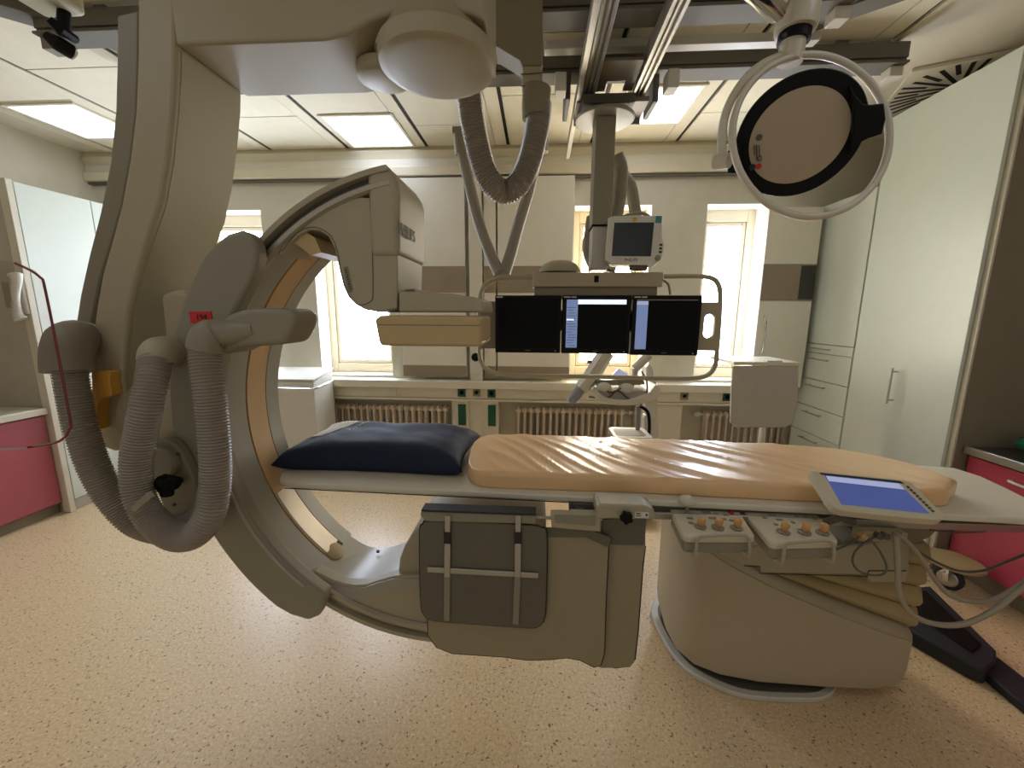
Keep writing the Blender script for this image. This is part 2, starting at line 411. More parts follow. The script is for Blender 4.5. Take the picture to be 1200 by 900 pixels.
# ceiling lamps
def ceil_lamp(label, x0, x1, y0, y1):
    t = thing('ceiling_light', label, 'ceiling light', ((x0+x1)/2, (y0+y1)/2, CZ-.03), 'square recessed ceiling lights')
    z = CZ-.016
    f = MB().box(x0, x0+.025, y0, y1, z-.012, z).box(x1-.025, x1, y0, y1, z-.012, z).box(x0+.025, x1-.025, y0, y0+.025, z-.012, z).box(x0+.025, x1-.025, y1-.025, y1, z-.012, z)
    obj('frame', f, 'ceil', t, bevel=.003); obj('diffuser', MB().box(x0+.025, x1-.025, y0+.025, y1-.025, z-.008, z), 'lamp', t, smooth=0)
ceil_lamp('square ceiling light above the curved C arc, left of the hoses', -1.66, -1.09, 3.17, 3.76)
ceil_lamp('square ceiling light at far left above the white cabinet', -3.83, -3.27, 2.90, 3.47)
ceil_lamp('square ceiling light right of the monitor column, by the round lamp', .55, 1.06, 2.90, 3.45)

ceil_lamp('added unseen square ceiling light overhead, nearest the camera at left', -2.37, -1.81, .30, .87)  # this and the next two are added out of view to brighten the floor
ceil_lamp('added unseen square ceiling light overhead, nearest the camera at middle', -.95, -.39, -.5, .07)
ceil_lamp('added unseen square ceiling light overhead, nearest the camera at right', 1.2, 1.76, .30, .87)

# ================================================================== radiators and sockets
def radiator(label, u0, u1, n, vleft=True):
    a, b = P(u0, 500, Y=3.90).x, P(u1, 500, Y=3.90).x
    t = thing('radiator', label, 'radiator', ((a+b)/2, 3.90, .12), 'ribbed radiators under the windows')
    ztop = .585; p = (b-a)/n
    first = None
    for i in range(n):
        x = a+p*(i+.5)
        if first is None:
            m = MB()
            for yy in (3.87, 3.935):
                m.tube(spline([(x, yy, .13), (x, yy, .2), (x, yy, ztop-.05), (x, yy+.01*(1 if yy < 3.9 else -1), ztop-.01)], 4), .0145, 8)
            m.tube([(x-p/2+.002, 3.9, ztop-.035), (x+p/2-.002, 3.9, ztop-.035)], .028, 10); m.tube([(x-p/2+.002, 3.9, .16), (x+p/2-.002, 3.9, .16)], .028, 10)
            m.tube([(x, 3.855, ztop-.035), (x, 3.95, ztop-.035)], .021, 10)
            first = obj('radiator_section', m, 'radiator', t, smooth=50); x0 = x
        else:
            c = first.copy(); C.objects.link(c); c.parent = t; c.location = (x-x0, 0, 0)
    xv = a-.02 if vleft else b+.02; s = -1 if vleft else 1
    obj('valve', MB().lathe([(.012, 0), (.012, .03), (.028, .035), (.03, .06), (.02, .085), (.018, .09)], (xv-s*.02, 3.89, ztop-.035), (s, 0, 0), 14), 'white', t)
    for xb in (a+.2, b-.22): obj('bracket', MB().box(xb, xb+.02, 3.95, 3.969, .2, ztop-.05), 'greyd', t)
radiator('cream ribbed radiator behind the navy pillow', 393, 527, 18)
radiator('cream ribbed radiator behind the peach mattress, below the screens', 604, 731, 17, False)
radiator('cream ribbed radiator half hidden by the small grey side table', 822, 930, 14)

def socket(label, u, v, w, h, m, n=1, y=3.755):
    q = P(u, v, Y=y)
    t = thing('power_socket', label, 'socket', (q.x, y, q.z-h/2), 'wall sockets on the cable trunking')
    obj('faceplate', MB().box(q.x-w/2, q.x+w/2, y-.008, y+.004, q.z-h/2, q.z+h/2), m, t, bevel=.002)
    for k in range(n):
        z = q.z+((n-1)/2-k)*h/max(1, n)
        obj('socket_well', MB().lathe([(w*.33, .0085), (w*.34, .0105), (w*.29, .0105), (w*.27, .009)], (q.x, y+.001, z), (0, -1, 0), 18), m, t)
socket('upper left green single socket on the trunking', 541, 460, .075, .08, 'green')
socket('upper right green single socket on the trunking', 576, 461, .075, .08, 'green')
socket('left green triple socket strip below the trunking', 541.5, 486, .075, .21, 'green', 3, 3.77)
socket('right green triple socket strip below the trunking', 576.5, 487, .075, .21, 'green', 3, 3.77)
socket('beige socket between the two green single sockets', 558.5, 460, .07, .075, 'taupe')
socket('cream blank plate on the trunking left of the green sockets', 460, 458, .08, .08, 'white', 0)
socket('beige socket on the trunking right of the ultrasound cart', 802, 464, .07, .075, 'taupe')
socket('green single socket beside the small grey side table', 852, 465, .075, .08, 'green')

# ================================================================== cabinets on the right
XW = 2.35
def handle_bar(name, a, b, out, r, parent, m='steel'):
    a, b, out = Vector(a), Vector(b), Vector(out)
    d = (b-a).normalized()
    mb = MB().tube([a+out-d*.015, b+out+d*.015], r, 10)
    mb.tube([a+d*.01, a+d*.01+out], r*.8, 8); mb.tube([b-d*.01, b-d*.01+out], r*.8, 8)
    return obj(name, mb, m, parent)
y0, y1 = 2.365, 3.135
t = thing('tall_wardrobe', 'tall pale grey-green cupboard with one wide plain door and steel bar handle', 'cupboard', (XW+.3, 2.75, 0))
obj('carcass', MB().box(XW+.02, XR-.002, y0-.025, y1, .001, 2.81), 'cabedge', t, bevel=.002)
obj('side_panel', MB().box(XW+.03, XR-.002, y0-.03, y0-.026, .001, 2.81), 'cabside', t)
obj('plinth', MB().box(XW+.015, XW+.02, y0, y1, .001, .08), 'cabside', t)
d = obj('door', MB().box(XW-.003, XW+.017, y0+.002, y1-.006, .09, 2.805), 'cab', t, bevel=.002)
q0, q1 = P(1053, 434, X=XW), P(1045, 470, X=XW)
handle_bar('door_handle', (XW-.003, q0.y, q1.z), (XW-.003, q0.y, q0.z), (-.035, 0, 0), .006, d)
y0, y1 = 3.14, 3.74
t = thing('drawer_cupboard', 'tall pale cupboard with upper door and five drawers, beside the window', 'cupboard', (XW+.3, 3.4, 0))
obj('carcass', MB().box(XW+.02, XR-.002, y0, y1, .001, 2.39), 'cabedge', t, bevel=.002)
zs = [P(985, v, X=XW).z for v in (409, 420, 457, 489, 523)]
zs = [P(998, 407, X=XW).z, P(998, 419, X=XW).z, P(994, 454, X=XW).z, P(988, 489, X=XW).z, P(983, 523, X=XW).z, .09]
d = obj('door', MB().box(XW-.003, XW+.017, y0+.004, y1-.004, zs[0]+.003, 2.385), 'cab', t, bevel=.002)
q0, q1 = P(947, 364, X=XW), P(944, 388, X=XW)
handle_bar('door_handle', (XW-.003, 3.66, q1.z), (XW-.003, 3.66, q0.z), (-.035, 0, 0), .006, d)
for i, (a, b) in enumerate(zip(zs, zs[1:])):
    d = obj('drawer', MB().box(XW-.003, XW+.017, y0+.004, y1-.004, b+.003, a-.003), 'cab', t, bevel=.002)
    zh = a-.05 if i else (a+b)/2
    handle_bar('drawer_handle', (XW-.003, 3.37, zh), (XW-.003, 3.56, zh), (-.03, 0, 0), .005, d)
# tall cabinet at the window wall corner
y = 3.60
a, b = P(896, 300, Y=y).x, XW-.04
t = thing('corner_cabinet', 'tall narrow white cabinet with taupe band and curved handle in the window corner', 'cabinet', ((a+b)/2, y+.1, .87))
zt = P(900, 243, Y=y).z; zb = P(900, 424, Y=y).z; b0, b1 = P(900, 352, Y=y).z, P(900, 310, Y=y).z
obj('carcass', MB().box(a+.005, b, y+.02, 3.76, .872, zt), 'panel', t, bevel=.002)
d = obj('door', MB().box(a, b-.01, y, y+.019, zb, b0-.003), 'panel', t, bevel=.002)
obj('upper_door', MB().box(a, b-.01, y, y+.019, b1+.003, zt), 'panel', t, bevel=.002)
obj('taupe_band', MB().box(a, b-.01, y-.002, y+.019, b0, b1), 'taupe', t)
obj('dark_niche', MB().box(b-.13, b-.012, y-.006, y-.002, b0+.01, b1-.01), 'worktop', t)
q = P(893, 393, Y=y); 
obj('door_handle', MB().tube(spline([(q.x, y, q.z-.16), (q.x-.004, y-.035, q.z-.14), (q.x, y-.045, q.z), (q.x+.004, y-.035, q.z+.14), (q.x, y, q.z+.16)], 6), .009, 8), 'chrome', d)

# red base unit at the right with sink worktop
t = thing('red_drawer_unit', 'crimson drawer base unit against the dark cupboard side at right', 'cabinet', (2.7, 1.6, .1))
XK = 2.44; yb, yf = 2.325, .2
obj('carcass', MB().box(XK+.02, XR-.002, yf, yb, .11, .735), 'red', t)
obj('plinth', MB().box(XK+.06, XR-.01, yf, yb, .001, .108), 'cabside', t)
fr = [(yb-.004, 1.62), (1.61, .9), (.89, yf)]
for (b1, a1) in fr:
    for z0_, z1_, in ((.60, .725), (.115, .592)):
        d = obj('drawer', MB().box(XK, XK+.02, a1, b1, z0_, z1_), 'red', t, bevel=.003)
        ym = (a1+b1)/2; zz = z1_-.055
        obj('drawer_handle', MB().tube(spline([(XK, ym-.13, zz), (XK-.03, ym-.11, zz), (XK-.036, ym, zz), (XK-.03, ym+.11, zz), (XK, ym+.13, zz)], 6), .007, 8), 'whitec', d)
t = thing('worktop', 'dark worktop with steel edge on the crimson drawer unit', 'worktop', (2.7, 1.6, .74))
obj('slab', MB().box(XK-.01, XR-.002, yf-.02, yb, .737, .775), 'worktop', t, bevel=.002)
obj('steel_edge', MB().box(XK-.03, XK-.01, yf-.02, yb, .737, .782), 'steel', t, bevel=.003)
obj('sink_rim', MB().box(XK+.08, XR-.1, 1.2, 2.05, .775, .781).box(XK+.08, XK+.1, 1.2, 2.05, .781, .787).box(XK+.08, XR-.1, 2.03, 2.05, .781, .787), 'greyd', t, bevel=.002)
q = P(1212, 500, X=XK+.16)
m = MB()
m.grid(lambda u, v: Vector((q.x+.04, q.y, .782)) + Vector((.07*math.cos(2*PI*u)*math.sin(PI*v), (.08)*math.sin(2*PI*u)*math.sin(PI*v), .045*(1-math.cos(PI*v))))*(1+.18*noise.noise(Vector((3*math.cos(2*PI*u), 3*math.sin(2*PI*u), 4*v)))), 24, 14, True)
tag(obj('surgical_cap', m, 'greenf', smooth=60), 'crumpled green cloth cap on the dark worktop at right edge', 'cap')

# caster stand with disc
q = P(1120, 682, Z=.06)
t = thing('wheeled_stand_foot', 'beige disc foot with chrome caster in front of the crimson drawers', 'caster', (q.x, q.y, 0))
qd = P(1118, 657, Z=.17)
obj('disc_cover', MB().lathe([(.02, .0), (.118, .0), (.124, .008), (.118, .018), (.02, .02)], (qd.x, qd.y, .155)), 'bellows', t)
cx, cy = qd.x-.01, qd.y
wc = MB().lathe([(.02, -.014), (.055, -.014), (.064, -.008), (.064, .008), (.055, .014), (.02, .014)], (cx, cy, .065), (1, .5, 0))
wobj = obj('wheel', wc, 'rubber', t)
obj('wheel_hub', MB().lathe([(.005, -.02), (.04, -.018), (.045, -.014), (.045, .014), (.04, .018), (.005, .02)], (cx, cy, .065), (1, .5, 0)), 'steel', t)
obj('fork', MB().tube(spline([(cx+.025, cy+.012, .06), (cx+.03, cy+.02, .1), (cx+.02, cy, .14), (cx, cy, .155)], 6), .014, 8).tube(spline([(cx-.028, cy-.014, .06), (cx-.03, cy-.01, .1), (cx-.015, cy, .14), (cx, cy, .155)], 6), .014, 8), 'chrome', t)

# ================================================================== left side units
XC = -3.5
t = thing('tall_white_cabinet', 'tall white cabinet with grey mottled side at left wall', 'cabinet', (-3.88, 3.1, 0))
obj('carcass', MB().box(XL+.002, XC-.02, 2.64, 3.6, .001, 2.355), 'cabedge', t, bevel=.002)
obj('side_panel', MB().box(XL+.002, XC-.06, 2.615, 2.638, .001, 2.36), 'sidegrey', t)
obj('edge_strip', MB().box(XC-.06, XC-.0, 2.60, 2.638, .001, 2.36), 'cabedge', t, bevel=.003)
obj('door', MB().box(XC-.018, XC-.003, 2.645, 3.11, .09, 2.35), 'cab', t, bevel=.002)
obj('door', MB().box(XC-.018, XC-.003, 3.117, 3.598, .09, 2.35), 'cab', t, bevel=.002)
obj('plinth', MB().box(XC-.02, XC-.012, 2.645, 3.6, .001, .085), 'plinth', t)
t = thing('pink_base_cabinet', 'dusty crimson base cabinet against the grey cabinet side at left', 'cabinet', (-3.9, 1.6, 0))
obj('carcass', MB().box(XL+.002, XC-.065, .6, 2.60, .08, .765), 'pink', t)
obj('plinth', MB().box(XL+.002, XC-.09, .6, 2.60, .001, .079), 'cabside', t)
for b1, a1 in ((2.595, 1.96), (1.95, 1.3), (1.29, .61)):
    d = obj('door', MB().box(XC-.065, XC-.045, a1, b1, .09, .755), 'pink', t, bevel=.003)
    obj('door_handle', MB().tube(spline([(XC-.045, a1+.05, .62), (XC-.01, a1+.055, .62), (XC-.01, a1+.15, .62), (XC-.045, a1+.155, .62)], 5), .006, 8), 'whitec', d)
tag(obj('counter_top', MB().box(XL+.002, XC-.02, .6, 2.598, .768, .815), 'cabedge', bevel=.004), 'cream counter top on the dusty crimson base cabinet at left', 'counter')
# telephone handset on the grey side
q = P(25, 347, Y=2.6)
t = thing('wall_telephone', 'ivory telephone handset hanging on the grey mottled cabinet side', 'telephone', (q.x, 2.6, q.z-.15))
q1, q2 = P(21, 322, Y=2.58), P(28, 374, Y=2.58)
hd = obj('handset', MB().tube(spline([(q1.x, 2.565, q1.z), (q1.x+.01, 2.56, q1.z-.04), ((q1.x+q2.x)/2, 2.55, (q1.z+q2.z)/2), (q2.x-.01, 2.56, q2.z+.04), (q2.x, 2.565, q2.z)], 6), lambda f: .038-.016*math.sin(PI*f), 12), 'white', t)
obj('keypad', MB().box(q.x-.02, q.x+.02, 2.52, 2.532, q.z-.08, q.z+.09), 'grey', hd, bevel=.003)
obj('cradle', MB().box(q.x-.04, q.x+.04, 2.585, 2.612, q.z-.12, q.z+.1), 'white', t, bevel=.006)

# laundry bin behind the C arc
yb_ = 3.35
a, b = P(318, 460, Y=yb_).x, P(368, 460, Y=yb_).x; zt = P(368, 442, Y=yb_).z
t = thing('white_bin_trolley', 'white bin trolley with chrome towel rail seen through the C arc', 'trolley', ((a+b)/2, yb_+.15, 0))
obj('body', MB().prism([(yb_, .06), (yb_+.34, .06), (yb_+.34, zt+.02), (yb_, zt-.04)], 'x', a-.25, b), 'white', t, bevel=.008)
obj('lid', MB().prism([(yb_-.01, zt-.037), (yb_+.35, zt+.023), (yb_+.35, zt+.04), (yb_-.01, zt-.02)], 'x', a-.26, b+.01), 'white', t, bevel=.005)
z_ = zt-.09
obj('towel_rail', MB().tube(spline([(b, yb_+.28, z_+.02), (b+.05, yb_+.24, z_+.02), (b+.04, yb_-.07, z_), (b-.04, yb_-.09, z_), (a-.2, yb_-.09, z_)], 6), .011, 8), 'chrome', t)
obj('caster', MB().lathe([(.01, -.012), (.028, -.012), (.028, .012), (.01, .012)], (b-.05, yb_+.05, .029), (1, 0, 0)), 'rubber', t)

# acrylic shield at left foreground
def shieldpane():
    T = Matrix.Translation((-1.37, 1.06, 0)) @ Matrix.Rotation(math.radians(28), 4, 'Z')
    t = thing('acrylic_radiation_shield', 'clear acrylic radiation shield with dark red lit edge at left foreground', 'shield', (-1.7, .9, 1.1))
    zt, zb = 1.63, 1.125
    out = [(0, z) for z in (zb+.06, zt-.06)] + [(-.015, zt-.02), (-.05, zt), (-.3, zt+.01), (-.62, zt+.01), (-.62, zb-.01), (-.3, zb), (-.1, zb-.012), (-.04, zb-.005), (-.01, zb+.02)]
    obj('pane', MB().prism(out, 'y', -.005, .005, T), 'clear', t)
    e = [T @ Vector((x, 0, z)) for x, z in [(-.62, zb-.01), (-.3, zb), (-.1, zb-.012), (-.035, zb-.003), (-.006, zb+.03), (0, zb+.08), (0, zt-.09), (-.008, zt-.035), (-.05, zt-.002), (-.3, zt+.01)]]
    obj('lit_edge', MB().tube(spline(e[2:9], 6), .0032, 8), 'rim', t)  # red of the light-struck pane edge, put into this tube's colour
    obj('edge_bead', MB().tube(e[:4], .0028, 8), 'ring', t)
    # small folded pane in front
    T2 = Matrix.Translation((-1.44, .98, 0)) @ Matrix.Rotation(math.radians(20), 4, 'Z')
    out = [(0, 1.62), (0, 1.42), (-.02, 1.385), (-.06, 1.37), (-.3, 1.37), (-.3, 1.62)]
    obj('small_pane', MB().prism(out, 'y', -.003, .003, T2), 'clear', t)
    obj('small_pane_edge', MB().tube([T2 @ Vector(p) for p in ((0, 0, 1.66), (0, 0, 1.42), (-.02, 0, 1.385), (-.06, 0, 1.37), (-.3, 0, 1.37))], .004, 8), 'grey', t)
shieldpane()

# ================================================================== ceiling rails
def xrail(label, x0, x1, y, z, h=.055, d=.10, m='alud', slots=True):
    t = thing('ceiling_rail', label, 'rail', ((x0+x1)/2, y, z), 'grey rails running across the ceiling')
    obj('channel', MB().box(x0, x1, y-d/2, y+d/2, z+h*.55, z+h+.05).box(x0, x1, y-d/2+.01, y+d/2-.01, z+.012, z+h*.55).box(x0, x1, y-d/2-.012, y+d/2+.012, z, z+.012), m, t, bevel=.002)
    obj('hanger', MB().box(x0+.3, x0+.36, y-.03, y+.03, z+h+.05, CZ-.016).box(x1-.36, x1-.3, y-.03, y+.03, z+h+.05, CZ-.016).box((x0+x1)/2-.03, (x0+x1)/2+.03, y-.03, y+.03, z+h+.05, CZ-.016), m, t)
    obj('end_stop', MB().box(x1-.07, x1-.005, y-.035, y+.035, z-.05, z-.001), 'whitec', t, bevel=.004)
    obj('end_stop', MB().box(x0+.005, x0+.1, y-.035, y+.035, z-.05, z-.001), 'grey', t, bevel=.004)
xrail('long grey ceiling rail nearest the window wall, behind the monitor column', -2.45, 1.93, 2.56, 2.815)
xrail('shorter grey ceiling rail nearest the camera, above the monitor rails', -2.45, 1.33, 2.10, 2.815)
tag(obj('cable_channel', MB().box(.01, 1.35, 2.30, 2.36, 2.82, 2.86), 'whitec', bevel=.004), 'pale cable channel between the two ceiling rails', 'cable channel')
tag(obj('ceiling_strut', MB().prism([(P(952, 38, Z=2.86).x, P(952, 38, Z=2.86).y), (P(960, 22, Z=2.86).x, P(960, 22, Z=2.86).y-.02), (2.6, 1.30), (2.6, 1.42)], 'z', 2.86, 2.92), 'alud', bevel=.003), 'flat grey strut running slantwise across the ceiling at right', 'strut')
tag(obj('ceiling_strut', MB().prism([(-2.95, 1.72), (-2.85, 1.66), (-2.1, 2.28), (-2.2, 2.38)], 'z', 2.885, 2.94), 'alud', bevel=.003), 'flat grey strut on the ceiling at the upper left corner', 'strut')

# ventilation diffuser
c0 = Vector((2.66, 3.02)); ang = math.radians(-23)
t = thing('ceiling_vent', 'square swirl air vent on the ceiling above the tall cupboard', 'vent', (c0.x, c0.y, CZ-.03))
Tv = Matrix.Translation((c0.x, c0.y, 0)) @ Matrix.Rotation(ang, 4, 'Z')
hw = .34
obj('plate', MB().box(-hw, hw, -hw, hw, CZ-.022, CZ-.001, Tv), 'trimw', t, bevel=.003)
for k in range(32):
    a = 2*PI*k/32; r0, r1 = ((.08, .30) if k % 2 else (.2, .32))
    lim = hw-.02
    r1 = min(r1+.04, lim/max(abs(math.cos(a)), abs(math.sin(a))))
    obj('slot', MB().box(r0, r1, -.011, .011, CZ-.0235, CZ-.0222, Tv @ Matrix.Rotation(a, 4, 'Z')), 'dark', t, smooth=0)

# small security camera / clamp at upper left
q = P(72, 30, Z=2.72)
t = thing('ceiling_camera', 'small black spotlight clamp with beige housing at the upper left corner', 'camera', (q.x, q.y, 2.6))
q1 = P(75, 8, Z=2.78); q2 = P(73, 40, Z=2.66); q3 = P(82, 62, Z=2.62); q4 = P(58, 45, Z=2.64)
obj('housing', MB().box(q1.x-.13, q1.x+.06, q1.y-.12, q1.y+.04, 2.76, 2.95), 'shell', t, bevel=.02, seg=3)
obj('stem', MB().tube([(q1.x, q1.y, 2.77), tuple(q2)], .022, 10), 'black', t)
obj('spotlight', MB().tube([tuple(P(55, 42, Z=2.64)), tuple(P(66, 50, Z=2.62)), tuple(P(84, 61, Z=2.61))], [.018, .03, .03], 12), 'black', t)
obj('clamp', MB().tube([tuple(P(57, 22, Z=2.68)), tuple(P(70, 34, Z=2.66)), tuple(P(88, 46, Z=2.66))], [.014, .022, .018], 8), 'black', t)
obj('lens', MB().lathe([(.027, 0), (.029, .006), (.02, .012)], tuple(P(84, 61, Z=2.61)), tuple(P(84, 61, Z=2.61)-P(66, 50, Z=2.62)), 14), 'chrome', t)

# ================================================================== THE X-RAY MACHINE
G = thing('c_arm_x_ray_machine', 'large ceiling-hung grey X-ray machine with curved C arc, hoses and detector head', 'X-ray machine', (-1.2, 1.45, 2.3))
Y1, Y2 = 1.30, 1.58
# L-shaped hanger: curved upright
left = [(160, -20), (160, 60), (157.5, 130), (151, 185), (141, 240), (129, 285), (119, 320), (112, 360), (107, 400), (105, 440), (107, 480), (112, 510), (119, 524)]
right = [(150, 529), (150, 510), (146, 480), (143, 440), (146, 400), (151, 360), (161, 320), (173, 280), (187, 240), (196, 190), (202, 130), (205, 80), (205, 52), (205, -20)]
fo = pix(left+[(132, 529)]+right, 'Y', Y1)
obj('upright', MB().prism(fo, 'y', Y1, Y2), 'shellw', G, bevel=.012, seg=3)
# dark back cover at its left
lc = [(137, 18), (137, 60), (135, 130), (129, 190), (117, 250), (104, 300), (94, 345), (88, 384), (104, 386), (106, 384)]
rc = [(116, 330), (130, 285), (143, 240), (153, 185), (160, 130), (162, 60), (162, 12)]
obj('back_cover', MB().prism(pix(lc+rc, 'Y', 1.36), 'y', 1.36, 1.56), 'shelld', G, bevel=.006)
# side skin: greenish panel on the inner side
sk = [(p[0]+.0005, p[1]) for p in pix(right[1:-2]+[(205, 56)], 'Y', Y1)]
m = MB()
A = [m.b.verts.new((x, Y1+.022, z)) for x, z in sk]; B = [m.b.verts.new((x, Y2-.01, z)) for x, z in sk]
A2 = [m.b.verts.new((x+.0015, Y1+.022, z)) for x, z in sk]; B2 = [m.b.verts.new((x+.0015, Y2-.01, z)) for x, z in sk]
for i in range(len(sk)-1):
    for q in ((A2[i], A2[i+1], B2[i+1], B2[i]), (A[i], A[i+1], A2[i+1], A2[i]), (B[i], B2[i], B2[i+1], B[i+1]), (A[i], B[i], B[i+1], A[i+1])): m._f(list(q))
m._f([A[0], A2[0], B2[0], B[0]]); m._f([A[-1], B[-1], B2[-1], A2[-1]])
obj('side_skin', m, 'shell', G, smooth=60)
# horizontal beam and hub
ZB = 2.293
bm_ = [(-1.104, ZB), (-.64, ZB), (-.57, ZB+.012), (-.50, ZB+.045), (-.42, ZB+.066), (-.34, ZB+.070), (-.26, ZB+.064), (-.20, ZB+.050), (-.163, ZB+.03), (-.163, 2.62), (-1.104, 2.62)]
obj('beam', MB().prism(bm_, 'y', Y1, Y2+.02), 'shellw', G, bevel=.01, seg=3)
HX, HY = -.335, 1.43
hub = MB(); prof = [(.190, 2.298), (.191, 2.305), (.180, 2.325), (.165, 2.345), (.155, 2.38), (.15, 2.45)]
hub.lathe([(r, z) for r, z in prof], (HX, HY, 0), n=48)
obj('hub', hub, 'shellw', G, smooth=60)
disc = MB().lathe([(.0, 2.244), (.08, 2.2445), (.15, 2.248), (.170, 2.252), (.178, 2.258), (.181, 2.267), (.182, 2.302), (.1, 2.302)], (HX+.008, HY-.03, 0), n=64)
disc.b.verts.ensure_lookup_table()
obj('disc_cover', disc, 'shell', G, smooth=28)
obj('disc_lobe', MB().lathe([(.0, 2.262), (.07, 2.262), (.085, 2.268), (.090, 2.275), (.090, 2.30), (.05, 2.30)], (-.525, 1.47, 0), n=40), 'shell', G, smooth=50)
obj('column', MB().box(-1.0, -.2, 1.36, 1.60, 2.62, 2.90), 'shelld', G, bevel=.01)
# carriage behind
cp = pix([(560, -40), (636, -40), (636, 76), (611, 76), (609, 70), (583, 54), (555, 50)], 'Y', 1.86)
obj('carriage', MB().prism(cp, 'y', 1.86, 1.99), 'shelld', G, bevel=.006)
a, b = P(612, 75, Y=1.88).x, P(636, 75, Y=1.88).x
zt, zb_ = P(620, 70, Y=1.88).z, P(620, 110, Y=1.88).z
obj('hose_duct', MB().box(a, b, 1.87, 1.95, zb_, zt+.05), 'shell', G, bevel=.012, seg=3)
xh = P(625, 110, Y=1.89).x+.005
obj('duct_ring', MB().tube(spline([(xh+.01, 1.90, zb_+.03), (xh+.006, 1.90, zb_-.03), (xh+.008, 1.90, zb_-.085)], 5), .060, 20), 'shelld', G)
for i, (u, v) in enumerate(((612, 84), (611, 98))):
    q = P(624, v, Y=1.85); obj('strap', MB().tube([(a-.004, 1.866, q.z), (b+.004, 1.866, q.z+.004)], .0025, 6), 'cabled', G)
hp = [(u, v) for u, v in ((548, 95), (550, 112), (553, 138), (559, 168), (568, 200), (580, 219), (592, 225), (606, 217), (619, 193), (627, 162), (631, 138), (632, 120))]
hose('ceiling_hose', [tuple(P(u, v, Y=1.90-.12*(1-min(1, i/6)))) for i, (u, v) in enumerate(hp)], .050, G)

# C arc ---------------------------------------------------------------
CX, CZ0 = -.335, 1.11
def arcprism(name, prof, a0, a1, m, n=96, parent=G, cx=CX, cz=CZ0, **k):
    """prof = closed list of (radius, y); swept from angle a0 to a1 (degrees, 90 = up, 180 = left)"""
    mb = MB(); R_ = []
    for i in range(n+1):
        a = math.radians(a0+(a1-a0)*i/n)
        R_.append([mb.b.verts.new((cx+r*math.cos(a), y, cz+r*math.sin(a))) for r, y in prof])
    q = len(prof)
    for A, B in zip(R_, R_[1:]):
        for j in range(q): mb._f([A[j], A[(j+1) % q], B[(j+1) % q], B[j]])
    mb._f(R_[0][::-1]); mb._f(R_[-1])
    return obj(name, mb, m, parent, smooth=25, **k)
T0, T1 = 100, 272
arcprism('arc_outer_band', [(.862, 1.33), (.845, 1.33), (.845, 1.66), (.862, 1.66)], T0, T1, 'shell')
arcprism('arc_groove', [(.845, 1.362), (.822, 1.362), (.822, 1.63), (.845, 1.63)], T0, T1, 'greyd')
arcprism('arc_rail', [(.824, 1.34), (.818, 1.333), (.804, 1.333), (.797, 1.345), (.797, 1.37), (.824, 1.37)], T0, T1, 'rail')
arcprism('arc_body', [(.822, 1.358), (.798, 1.345), (.789, 1.446), (.795, 1.455), (.799, 1.63), (.822, 1.63)], T0, T1, 'cface')
arcprism('arc_lining', [(.799, 1.455), (.788, 1.455), (.784, 1.555), (.799, 1.555)], T0, 228, 'tan')
arcprism('arc_inner_lip', [(.799, 1.556), (.782, 1.556), (.780, 1.630), (.799, 1.645)], T0, 230.5, 'cface')
arcprism('arc_track', [(.788, 1.458), (.7835, 1.462), (.7825, 1.552), (.786, 1.554)], 205, 228.5, 'track')

# sleeve that grips the arc
A0, A1 = 146, 231
def sleeve():
    m = MB()
    ri, ro = .756, .925
    def ring(r, a): return (CX+r*math.cos(math.radians(a)), CZ0+r*math.sin(math.radians(a)))
    n = 40
    outer = [ring(ro, A0-4+(A1+1-A0)*i/n) for i in range(n+1)]
    inner = [ring(ri, A1+5-(A1-A0+8)*i/n) for i in range(n+1)]
    top = [ring(.757, A0-5), ring(.768, A0-8.5), ring(.79, A0-11.5), ring(.82, A0-13.3), ring(.85, A0-14), ring(.88, A0-13), ring(.903, A0-10.5), ring(.918, A0-7)]
    bot = [ring(.915, A1+1), ring(.89, A1+5), ring(.85, A1+6.5), ring(.80, A1+6)]
    m.prism(outer+bot+inner+top, 'y', 1.262, 1.322)
    return m
obj('sleeve_plate', sleeve(), 'grey', G, bevel=.014, seg=3)
arcprism('sleeve_wall', [(.925, 1.29), (.868, 1.29), (.868, 1.69), (.90, 1.69), (.925, 1.67)], A0-6, A1+3, 'shellw', 48, bevel=.006)
arcprism('sleeve_back', [(.92, 1.668), (.865, 1.668), (.865, 1.70), (.92, 1.70)], A0-2, A1, 'grey', 48)
arcprism('sleeve_bead', [(.779, 1.255), (.767, 1.255), (.767, 1.268), (.779, 1.268)], 192, A1-1, 'cface', 40, bevel=.003)
# pivot between hanger and sleeve
obj('pivot', MB().lathe([(.13, -.02), (.165, .0), (.172, .05), (.16, .16), (.15, .25)], (-1.475, 1.44, 1.11), (1, 0, 0), 40), 'shellw', G, smooth=50)
obj('pivot_cover', MB().prism(pix([(186, 345), (205, 338), (222, 345), (214, 420), (212, 560), (196, 520), (190, 470), (192, 400)], 'Y', 1.33), 'y', 1.33, 1.6), 'shellw', G, bevel=.02, seg=3)
# rounded plate carrying the hose clamp
pl = pix(sp2([(176, 530), (184, 516), (198, 514), (212, 522), (226, 548), (236, 580), (238, 600), (222, 609), (206, 606), (196, 592), (188, 575), (178, 556)], 5), 'Y', 1.24)
cp_ = obj('clamp_plate', MB().prism(pl, 'y', 1.225, 1.262), 'shelld', G, bevel=.008, seg=3)
q = P(188, 543, Y=1.21); obj('plate_boss', MB().lathe([(.05, 0), (.058, .006), (.058, .03), (.03, .03)], (q.x, 1.20, q.z), (0, 1, 0), 28), 'grey', cp_)
for u, v in ((208, 532), (203, 592)):
    q = P(u, v, Y=1.22); obj('screw', MB().lathe([(.005, 0), (.006, .004), (.006, .01)], (q.x, 1.219, q.z), (0, 1, 0), 10), 'inkg', cp_)
